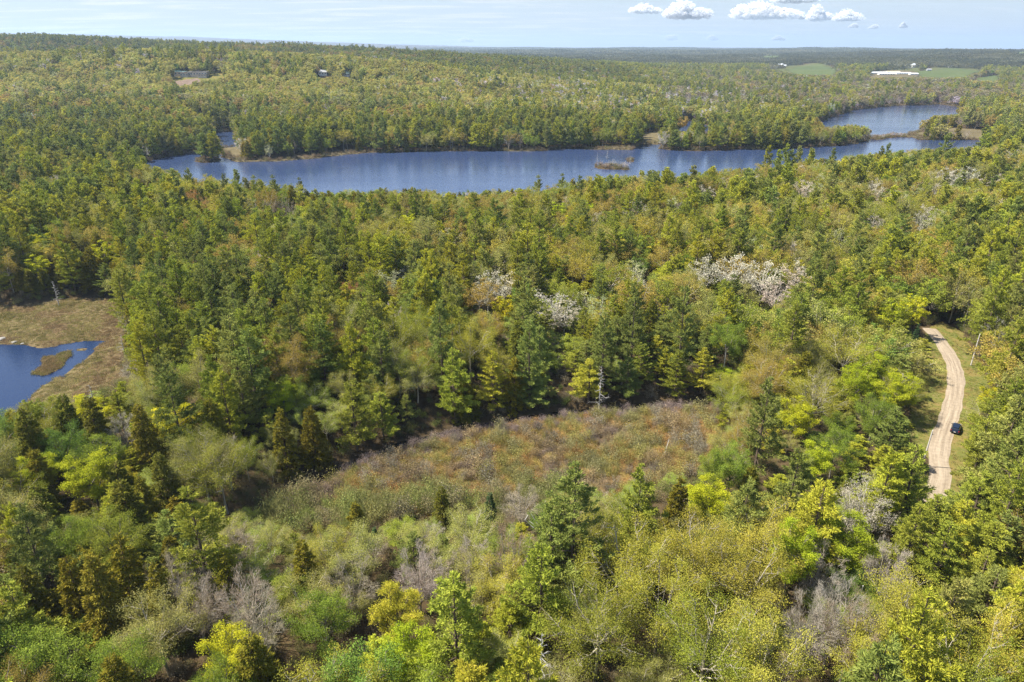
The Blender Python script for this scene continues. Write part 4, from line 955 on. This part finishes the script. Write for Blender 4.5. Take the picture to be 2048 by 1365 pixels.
lowgrow('shore_shrubs', 'brown shrubs fringing the lake', shP, 0, 3.2, C_BUSH, (0, 5), [(.22,.16,.10),(.25,.20,.12),(.20,.18,.08)], .9, 1.7, lambda x, y: (lambda d: (d > .3) & (d < 7))(water_sd(x, y)[0]), 7)
lowgrow('marsh_saplings', 'thin taller bushes standing about the marsh', MARSH, 0, 3.1, C_BUSH, (0, 5), [(.30,.28,.13),(.34,.31,.10),(.28,.25,.18),(.36,.28,.15)], .9, 1.7, lambda x, y: (wsd(x, y) > 2), 11, 1.35)
lowgrow('rim_saplings', 'pale young saplings thinning out into the marsh', MARSH, 0, 2.1, C_BUSH, (0, 5), [(.26,.27,.09),(.30,.29,.11),(.24,.27,.08),(.32,.28,.14)], 1.1, 2.0, lambda x, y: (y < 121+3*np.sin(x*.21)+.03*np.abs(x)) & (sdf(MARSH, x, y) > -9), 12, 1.5)
# round leafless alders along the creek, each its own shrub
alder = [two('alder_shrub', shrub(60+i, 2.6, 2.0, bare=True, n=1500), M_LEAF) for i in range(3)]
r = np.random.default_rng(61); kq = 0
Lc = np.r_[0, np.cumsum(np.hypot(*np.diff(CREEK, axis=0).T))]
for s_ in np.arange(6, Lc[-1]-6, 2.9):
    for off in (3.1, 6.2):
        cxp = np.interp(s_, Lc, CREEK[:, 0]); cyp = np.interp(s_, Lc, CREEK[:, 1]); c2 = (np.interp(s_+1, Lc, CREEK[:, 0])-cxp, np.interp(s_+1, Lc, CREEK[:, 1])-cyp)
        if off > 4 and r.random() < .45: continue
        ln = math.hypot(*c2); nx_, ny_ = c2[1]/ln, -c2[0]/ln
        x, y = cxp+nx_*(off+r.uniform(-.6, .8)), cyp+ny_*(off+r.uniform(-.6, .8)); b, c = alder[kq % 3]; kq += 1
        e = empty('alder_shrub', (x, y, float(hm(np.array([x]), np.array([y]))[0])-.05), r.uniform(0, 6.28)); s = r.uniform(.7, 1.2); e.scale = (s, s, s*r.uniform(.8, 1.1))
        col = np.array([.30, .235, .21])*r.uniform(.75, 1.2)
        for o in (link('trunk', b, e), link('crown', c, e)): o['tint'] = [float(q_) for q_ in col]; o['bark'] = [float(q_) for q_ in col]
        uu, vv, _d = project(x, y, 2.); tag(e, '%s leafless alder %s the creek, %s percent across, %s down' % ('small' if s < .8 else 'low' if s < .9 else 'squat' if s < 1. else 'rounded' if s < 1.1 else 'big round', 'bordering' if off < 4 else 'set back from', num(uu/20.48), num(vv/13.65)), 'alder', 'leafless alders along the creek')
# ------------------------------------------------------------------ snags, fallen wood, rocks
M_DEAD = simple('dead_wood', (.38, .36, .33), .8); M_POLE = simple('weathered_pole', (.52, .48, .43), .8); M_ROCK = simple('granite', (.24, .22, .19), .9)
def top_at(u, v, hh):
    z = 4+hh
    for _ in range(5): x, y = unproj(u, v, z); z = float(hm(np.array([x]), np.array([y]))[0])+hh
    return x, y, z-hh
for i, (u, v, hh, lab) in enumerate([(1085, 1262, 15, 'silver dead conifer with bare side branches near the bottom edge'), (1215, 300, 9, 'bleached dead tree on the islet in the lake'), (1262, 312, 8, 'leaning dead tree on the smaller lake islet'),
        (1196, 305, 8, 'pair-mate dead tree at the islet tip'), (1205, 700, 14, 'dead conifer among the tall pines above the marsh'), (240, 668, 8, 'pale dead tree where bog and pines meet'), (178, 768, 6, 'thin dead stub standing in the bog'), (100, 545, 10, 'pale dead tree at the far edge of the bog')]):
    x, y, z = top_at(u, v, hh); t = snag(300+i, hh); me = quads('dead_tree', t[0], t[1], M_DEAD); o = link('dead_tree', me, None, (x, y, z-.2)); tag(o, lab, 'dead tree')
def log(name, pts, rad, lab, cat, mat=M_DEAD, zz=None):
    mb = MB(); P = []
    for u, v, z in pts:
        x, y = unproj(u, v, z); P.append((x, y, z))
    mb.tube(P, [rad*(1-.5*i/(len(P)-1)) for i in range(len(P))], 6); return tag(mb.build(name, mat), lab, cat)
log('birch_trunk', [(979, 1140, 3), (977, 1105, 8), (976, 1070, 13)], .14, 'slim white birch trunk standing below the small spruce', 'birch')
log('birch_trunk', [(1448, 735, 8), (1452, 705, 13), (1451, 690, 16)], .13, 'white birch trunk among the green trees right of the marsh pines', 'birch')
log('birch_trunk', [(1716, 1225, 3), (1726, 1172, 12)], .17, 'leaning pale broken trunk beside the big bare trees', 'broken trunk')
log('fallen_branch', [(1067, 1056, 12), (1050, 1040, 13.4), (1056, 1030, 14)], .10, 'white dead branch leaning out of the big pine', 'dead branch')
log('fallen_branch', [(1078, 1058, 11.5), (1058, 1042, 12.6)], .09, 'second white dead branch at the foot of the big pine top', 'dead branch')
log('fallen_branch', [(1076, 1050, 12.5), (1062, 1028, 14.4)], .08, 'upright white dead stick beside the big pine', 'dead branch')
log('fallen_branch', [(1338, 880, 1.2), (1330, 905, 1.0), (1320, 918, .9)], .10, 'pale fallen stem at the east end of the marsh', 'fallen log')
log('fallen_branch', [(872, 922, 1.), (886, 921, 1.2)], .10, 'short white log lying in the marsh', 'fallen log')
log('fallen_branch', [(1953, 912, 8), (1960, 930, 6)], .10, 'pale dead stem beyond the road verge', 'dead branch')
log('fallen_branch', [(1945, 930, 7), (1955, 935, 7)], .10, 'short crosswise dead stem beyond the road verge', 'dead branch')
r = np.random.default_rng(8)
for i, (u, v, s, lab) in enumerate([(2, 680, 1.2, 'large pale boulder heap at the pond corner'), (30, 688, .8, 'rounded tan boulder on the pond bank'), (46, 690, .55, 'small boulder beside the tan one on the pond bank')]):
    me = bpy.data.meshes.new('boulder'); import bmesh
    bm = bmesh.new(); bmesh.ops.create_icosphere(bm, subdivisions=3, radius=1)
    for vx in bm.verts: vx.co = Vector((vx.co.x*s*1.3, vx.co.y*s, vx.co.z*s*.45))*(1+.14*math.sin(vx.co.x*4+i)+.1*math.sin(vx.co.y*5+2*i)+r.normal()*.02)
    bm.to_mesh(me); bm.free(); me.materials.append(M_ROCK); x, y, z = ground_at(u, v); tag(link('boulder', me, None, (x, y, z+.1)), lab, 'boulder')
# ------------------------------------------------------------------ car
M_BLUE = simple('blue_paint', (.012, .022, .05), .28, .35, .5); M_GLASS = simple('dark_glass', (.015, .02, .03), .08, 0, .6); M_TYRE = simple('tyre_rubber', (.02, .02, .02), .85)
M_RIM = simple('alloy', (.5, .5, .52), .35, .8); M_RED = simple('red_lens', (.35, .01, .01), .25); M_WHITE = simple('white_paint', (.78, .78, .76), .6); M_TRIM = simple('black_trim', (.03, .03, .03), .6)
def loft(secs):
    """secs: (x, half width low, half width high, z low, z high) cross sections, rounded at the top edge"""
    mb = MB(); V = []
    for x, w0, w1, z0, z1 in secs:
        h = z1-z0
        ring = [(-w0*.92, z0), (-w0, z0+h*.25), (-(w0*.35+w1*.65), z0+h*.75), (-w1*.86, z1-h*.02), (0, z1+h*.03), (w1*.86, z1-h*.02), (w0*.35+w1*.65, z0+h*.75), (w0, z0+h*.25), (w0*.92, z0)]
        V += [(x, a, b) for a, b in ring]
    n_ = 9; F = [(i*n_+k, i*n_+(k+1) % n_, (i+1)*n_+(k+1) % n_, (i+1)*n_+k) for i in range(len(secs)-1) for k in range(n_)]
    F += [tuple(range(n_))[::-1], tuple((len(secs)-1)*n_+k for k in range(n_))]
    mb.add(V, F); return mb
cxw, cyw, czw = ground_at(1910, 862)
jj = int(np.argmin(np.hypot(ROADC[:, 0]-cxw, ROADC[:, 1]-cyw))); tg = ROADC[jj+1]-ROADC[jj-1]; hd = math.atan2(-tg[1], -tg[0])
car = empty('parked_car', (cxw, cyw, czw+.1), hd)
tag(car, 'dark blue SUV stopped at the edge of the gravel road', 'car')
body = loft([(-2.36, .80, .72, .42, .86), (-2.25, .90, .84, .34, 1.0), (-1.3, .94, .88, .30, 1.05), (.7, .94, .88, .30, 1.03), (1.25, .93, .86, .30, 1.0), (2.05, .90, .78, .34, .90), (2.34, .80, .66, .42, .74)]).build('body', M_BLUE, car)
loft([(-2.12, .80, .66, 1.0, 1.14), (-1.85, .82, .66, 1.0, 1.56), (-.9, .83, .68, 1.0, 1.64), (.1, .83, .66, 1.0, 1.62), (.55, .82, .62, 1.0, 1.42), (1.2, .80, .60, .98, 1.04)]).build('windows', M_GLASS, car)
loft([(-2.0, .58, .55, 1.585, 1.62), (-.9, .66, .62, 1.66, 1.71), (.1, .63, .58, 1.64, 1.69), (.28, .58, .54, 1.56, 1.61)]).build('roof', M_BLUE, car)
for sx in (-1.42, 1.42):
    for sy in (-1, 1):
        mb = MB(); mb.tube([(sx, sy*.72, .36), (sx, sy*.96, .36)], [.36, .36], 20); w = mb.build('wheel', M_TYRE, car)
        mb = MB(); mb.tube([(sx, sy*.955, .36), (sx, sy*.975, .36)], [.23, .21], 14); mb.build('rim', M_RIM, w)
for sy in (-1, 1):
    mb = MB(); mb.box(-2.38, -2.22, sy*.78-.1, sy*.78+.1, .78, .98); mb.build('tail_light', M_RED, car)
    mb = MB(); mb.box(2.16, 2.34, sy*.62-.15, sy*.62+.15, .66, .78); mb.build('headlight', M_WHITE, car)
    mb = MB(); mb.box(.62, .8, sy*1.0-.1, sy*1.0+.1, 1.02, 1.16); mb.build('mirror', M_BLUE, car)
mb = MB(); mb.box(-2.42, -2.36, -.85, .85, .40, .55); mb.build('rear_bumper', M_TRIM, car)
mb = MB(); mb.box(-2.44, -2.425, -.2, .2, .56, .68); mb.build('number_plate', M_WHITE, car)
# ------------------------------------------------------------------ poles
for (u, v, hh, lean, lab) in ((1941, 733, 9.6, .0, 'grey wooden utility pole standing alone on the far verge'), (1843, 935, 9., .03, 'pale utility pole beside the road, its foot hidden by pines')):
    x, y, z = ground_at(u, v); e = empty('utility_pole', (x, y, z-.1)); tag(e, lab, 'utility pole', 'utility poles along the dirt road')
    mb = MB(); mb.tube([(0, 0, 0), (lean*3, 0, hh*.5), (lean*6, .0, hh)], [.17, .15, .12], 10); mb.build('pole', M_POLE, e)
    mb = MB(); mb.tube([(lean*6, 0, hh), (lean*6, 0, hh+.25)], [.05, .07], 8); mb.build('insulator', M_WHITE, e)
    mb = MB(); mb.box(lean*6-.04, lean*6+.34, -.06, .06, hh-.9, hh-.78); mb.build('bracket', M_TRIM, e)
# ------------------------------------------------------------------ buildings
for _dm, P_ in OPEN[-3:]:
    sheet('meadow', poly_w([(u, max(v, 131)) for u, v in P_], 16), M_MEADOW, 'dull olive grass round the far farms', 10., .35)
sheet('depot_yard', poly_w([(1738,150),(1760,144),(1800,143),(1836,147),(1838,153),(1745,153)], 16), M_SAND, 'pale yard round the long white sheds', 12., 1.2)
M_ROOFD = simple('dark_roof', (.22, .21, .20), .7); M_ROOFG = simple('green_metal_roof', (.09, .17, .16), .5); M_DARKW = simple('dark_cladding', (.46, .39, .30), .7); M_TAN = simple('raw_timber', (.62, .50, .36), .7); M_PANE = simple('window_pane', (.05, .07, .09), .15)
M_ROOFW = simple('white_metal_roof', (.75, .77, .80), .5); M_ROOFGREY = simple('grey_shingle', (.32, .32, .33), .8); M_AQUA = simple('blue_green_panel', (.25, .42, .42), .5)
def building(name, lab, cat, u, v, L, Wd, wallh, roofh, wall, roof, rot=0., wings=(), nwin=4, chimney=False, group=None, dz=0):
    x, y, z = ground_at(u, v); e = empty(name, (x, y, z+dz), rot); tag(e, lab, cat, group)
    for k, (ox, oy, l, w, wh, rh) in enumerate(((0, 0, L, Wd, wallh, roofh),)+tuple(wings)):
        x0, x1, y0, y1 = ox-l/2, ox+l/2, oy-w/2, oy+w/2
        mb = MB(); mb.box(x0, x1, y0, y1, -3, wh)
        if rh > .6: mb.gable_wall(x0, x1, y0, y1, wh, wh+rh)
        mb.build('wall', wall, e)
        mb = MB()
        if rh > .6: mb.gable(x0, x1, y0, y1, wh+.02, wh+rh+.02, .5, .25)
        else: mb.box(x0-.7, x1+.7, y0-.7, y1+.7, wh, wh+.45)
        rf = mb.build('roof', roof, e)
        if chimney and k == 0: mb = MB(); mb.box(-.5, .5, -.4, .4, wh+rh-1, wh+rh+1.4); mb.build('chimney', M_ROOFGREY, rf)
        nw = max(1, int(nwin*l/L))
        for q_ in range(nw):
            wx = x0+(q_+.5)*l/nw
            mb = MB(); mb.box(wx-l/nw*.26, wx+l/nw*.26, y0-.06, y0+.05, wh*.35, wh*.8); wd = mb.build('window', M_WHITE, e)
            mb = MB(); mb.box(wx-l/nw*.22, wx+l/nw*.22, y0-.09, y0-.05, wh*.39, wh*.76); mb.build('pane', M_PANE, wd)
    return e
sheet('lawn', poly_w([(340,158),(348,150),(450,150),(462,156),(430,162),(350,163)], 47), M_VERGE, 'rough grass round the hilltop house', 3., .25)
building('hillside_house', 'long low dark modern house on the hill above the bare earth', 'house', 398, 153.5, 28, 11, 6.5, .4, M_DARKW, M_ROOFD, .05, ((-17, -1, 16, 9, 4.2, .4), (8, -6, 12, 6, 3, .4)), 7)
building('house_extension', 'pale timber frame and aqua panels beside the dark hill house', 'house', 362, 152, 16, 9, 5.6, .4, M_TAN, M_AQUA, .05, ((-6, 3, 8, 6, 6.5, .4),), 3)
building('hill_cottage', 'small white house among trees on the hill crest slope', 'house', 646, 151, 12, 8, 4.5, 3, M_WHITE, M_ROOFGREY, .2, (), 3, True)
building('hill_cottage', 'small green-roofed house right of the white cottage', 'house', 694, 153, 10, 8, 4, 3, M_WHITE, M_ROOFG, -.1, (), 3)
building('farmhouse', 'white farmhouse with wing at the top of the first green field', 'farmhouse', 1560, 134, 22, 10, 7, 5, M_WHITE, M_ROOFW, .1, ((18, 2, 18, 8, 4.5, 3),), 5, True)
building('farmhouse', 'tall white farmhouse behind the long white sheds', 'farmhouse', 1825, 136, 16, 11, 9, 6, M_WHITE, M_ROOFW, .4, (), 4, True)
building('barn', 'white barn with aqua roof by far woods', 'barn', 1940, 134, 30, 13, 6, 5, M_WHITE, M_ROOFG, .1, ((-20, 1, 14, 9, 4, 3),), 5)
building('small_shed', 'little white shed left of the aqua-roofed barn', 'shed', 1901, 136, 16, 8, 4, 2.5, M_WHITE, M_ROOFW, 0, (), 3)
building('small_shed', 'small grey shed on the green field', 'shed', 1857, 142.5, 14, 8, 4, 2.5, M_ROOFGREY, M_ROOFGREY, 0, (), 2)
for i, (u, v, L, roof, lab) in enumerate([(1755, 148.5, 46, M_ROOFW, 'westmost long white shed of the depot'), (1772, 150.5, 50, M_ROOFW, 'long white shed at the front of the depot'), (1785, 147, 44, M_TAN, 'tan-roofed shed at the back of the depot'),
        (1805, 149.5, 44, M_ROOFW, 'white shed east of the depot gap'), (1826, 151, 26, M_ROOFW, 'short white shed at the east end of the depot'), (1790, 149.6, 34, M_AQUA, 'bluish shed in the middle of the depot')]):
    building('long_shed', lab, 'shed', u, v, L, 12, 4, 2, M_WHITE, roof, .05*(i % 3), (), 6, group='long sheds of the depot')
building('boathouse', 'small grey boathouse among trees at the near lake shore', 'boathouse', 968, 426, 9, 6, 3.2, 1.8, M_ROOFGREY, M_ROOFGREY, .1, (), 2)
# ------------------------------------------------------------------ fair-weather clouds, far beyond the haze
m, nt, N, L = newmat('cloud_white'); d = N('ShaderNodeBsdfDiffuse'); d.inputs[0].default_value = (.97, .97, .97, 1); t = N('ShaderNodeBsdfTranslucent'); t.inputs[0].default_value = (.97, .97, .97, 1); tr = N('ShaderNodeBsdfTransparent'); mt = N('ShaderNodeMixShader'); mt.inputs[0].default_value = .66
mxs = N('ShaderNodeMixShader'); mxs.inputs[0].default_value = .5; L(d.outputs[0], mxs.inputs[1]); L(t.outputs[0], mxs.inputs[2]); o_ = N('ShaderNodeOutputMaterial'); L(mxs.outputs[0], mt.inputs[1]); L(tr.outputs[0], mt.inputs[2]); L(mt.outputs[0], o_.inputs[0]); M_CLOUD = m
M_CLOUD2 = M_CLOUD.copy(); M_CLOUD2.name = 'thin_cloud_white'
for nd in M_CLOUD2.node_tree.nodes:
    if nd.type == 'MIX_SHADER' and any(l_.from_node.type == 'BSDF_TRANSPARENT' for l_ in M_CLOUD2.node_tree.links if l_.to_node == nd): nd.inputs[0].default_value = .86
sph = []
for j in range(1, 4):
    for i in range(8): sph.append((math.cos(i*.7854)*math.sin(j*.7854), math.sin(i*.7854)*math.sin(j*.7854), math.cos(j*.7854)))
sph = np.array(sph+[(0, 0, 1), (0, 0, -1)]); sf = [(j*8+i, j*8+(i+1) % 8, (j+1)*8+(i+1) % 8, (j+1)*8+i)[::-1] for j in range(2) for i in range(8)]+[(24, i, (i+1) % 8, (i+1) % 8) for i in range(8)]+[(25, 16+(i+1) % 8, 16+i, 16+i) for i in range(8)]
sfq = np.array([f for f in sf[:16]]); sft = np.array([(f[0], f[1], f[2]) for f in sf[16:]])
CL = [(1330,1432,33,1,'bright heaped cloud, the westmost of the large ones'), (1460,1590,34,3,'widest heaped white cloud'), (1612,1668,38,11,'compact towering cloud right of the widest one'), (1662,1735,40,20,'low cloud trailing off the towering one'),
 (1250,1328,25,8,'ragged pale cloud left of the large ones'), (1330,1362,80,69,'tiny cloud low over the horizon, first of three'), (1408,1440,80,70,'tiny cloud low over the horizon, second of three'), (1543,1575,80,71,'tiny cloud low over the horizon, third of three'),
 (1695,1722,55,47,'tiny cloud beneath the trailing cloud'), (1737,1768,57,49,'small cloud just right of the tiny one'), (1797,1815,55,45,'lone tiny round cloud to the east'), (1588,1612,38,28,'puff between the widest and the towering cloud'), (1545,1640,3,-22,'cloud cut by the top edge of the picture'), (918,952,84,75,'faint little cloud over the middle of the horizon')]
for ci_, (ua, ub, vb, vt, lab) in enumerate(CL):
    r = np.random.default_rng(700+ci_); D = 21000.+1700*((ci_*5) % 7);  Wd = (ub-ua)/FPX*D; Hd = (vb-vt)/FPX*D; b = (682.5-vb)/FPX; a = ((ua+ub)/2-1024)/FPX
    cx_, cy_, cz_ = a*D, (CP+b*SP)*D, H+(b*CP-SP)*D
    V, F3, F4 = [], [], []; nb_ = 0; lob = [(r.uniform(-.34, .34), r.uniform(.12, .24), r.uniform(.35, .8)) for _ in range(max(3, int(Wd/260)))]; lob[0] = (r.uniform(-.2, .05), .22, 1.)
    for l0, lw, lh in lob:
        for q_ in range(280):
            ph = r.uniform(0, 6.28); el = math.asin(r.uniform(0, 1)); rr_ = r.uniform(.5, 1.12)**.6; wv = Wd*lw*1.35
            p = np.array([l0*Wd+math.cos(ph)*math.cos(el)*wv*rr_, math.sin(ph)*math.cos(el)*wv*rr_, math.sin(el)*Hd*lh*rr_*.95]); sz = Hd*(.24 if q_ < 100 else .11)*r.uniform(.4, 1.3)*(1.3-rr_*.6); p = p*([.78, .78, .78] if q_ < 100 else [1, 1, 1])
            V.append(sph*sz*[1.25, 1.25, .9]+p); F4.append(sfq+nb_); F3.append(sft+nb_); nb_ += 26
    V = np.concatenate(V); me = bpy.data.meshes.new('cloud'); me.from_pydata(V.tolist(), [], np.concatenate(F4).tolist()+np.concatenate(F3).tolist()); me.materials.append(M_CLOUD if ub-ua > 45 else M_CLOUD2)
    me.polygons.foreach_set('use_smooth', np.ones(len(me.polygons), bool)); me.update()
    tag(link('cloud', me, None, (cx_, cy_, cz_)), lab, 'cloud', 'fair-weather clouds')
# ------------------------------------------------------------------ the air
mb = MB(); mb.box(-30000, 30000, -2000, 28000, -4, 460); m, nt, N, L = newmat('haze'); pv_ = N('ShaderNodeVolumePrincipled'); o_ = N('ShaderNodeOutputMaterial')
pv_.inputs['Color'].default_value = (.58, .76, 1.0, 1); pv_.inputs['Density'].default_value = HAZE; pv_.inputs['Anisotropy'].default_value = .2; L(pv_.outputs[0], o_.inputs['Volume']); m.cycles.volume_sampling = 'DISTANCE'; m.cycles.homogeneous_volume = True
tag(mb.build('haze', m), 'thin blue-white summer haze', kind='stuff')
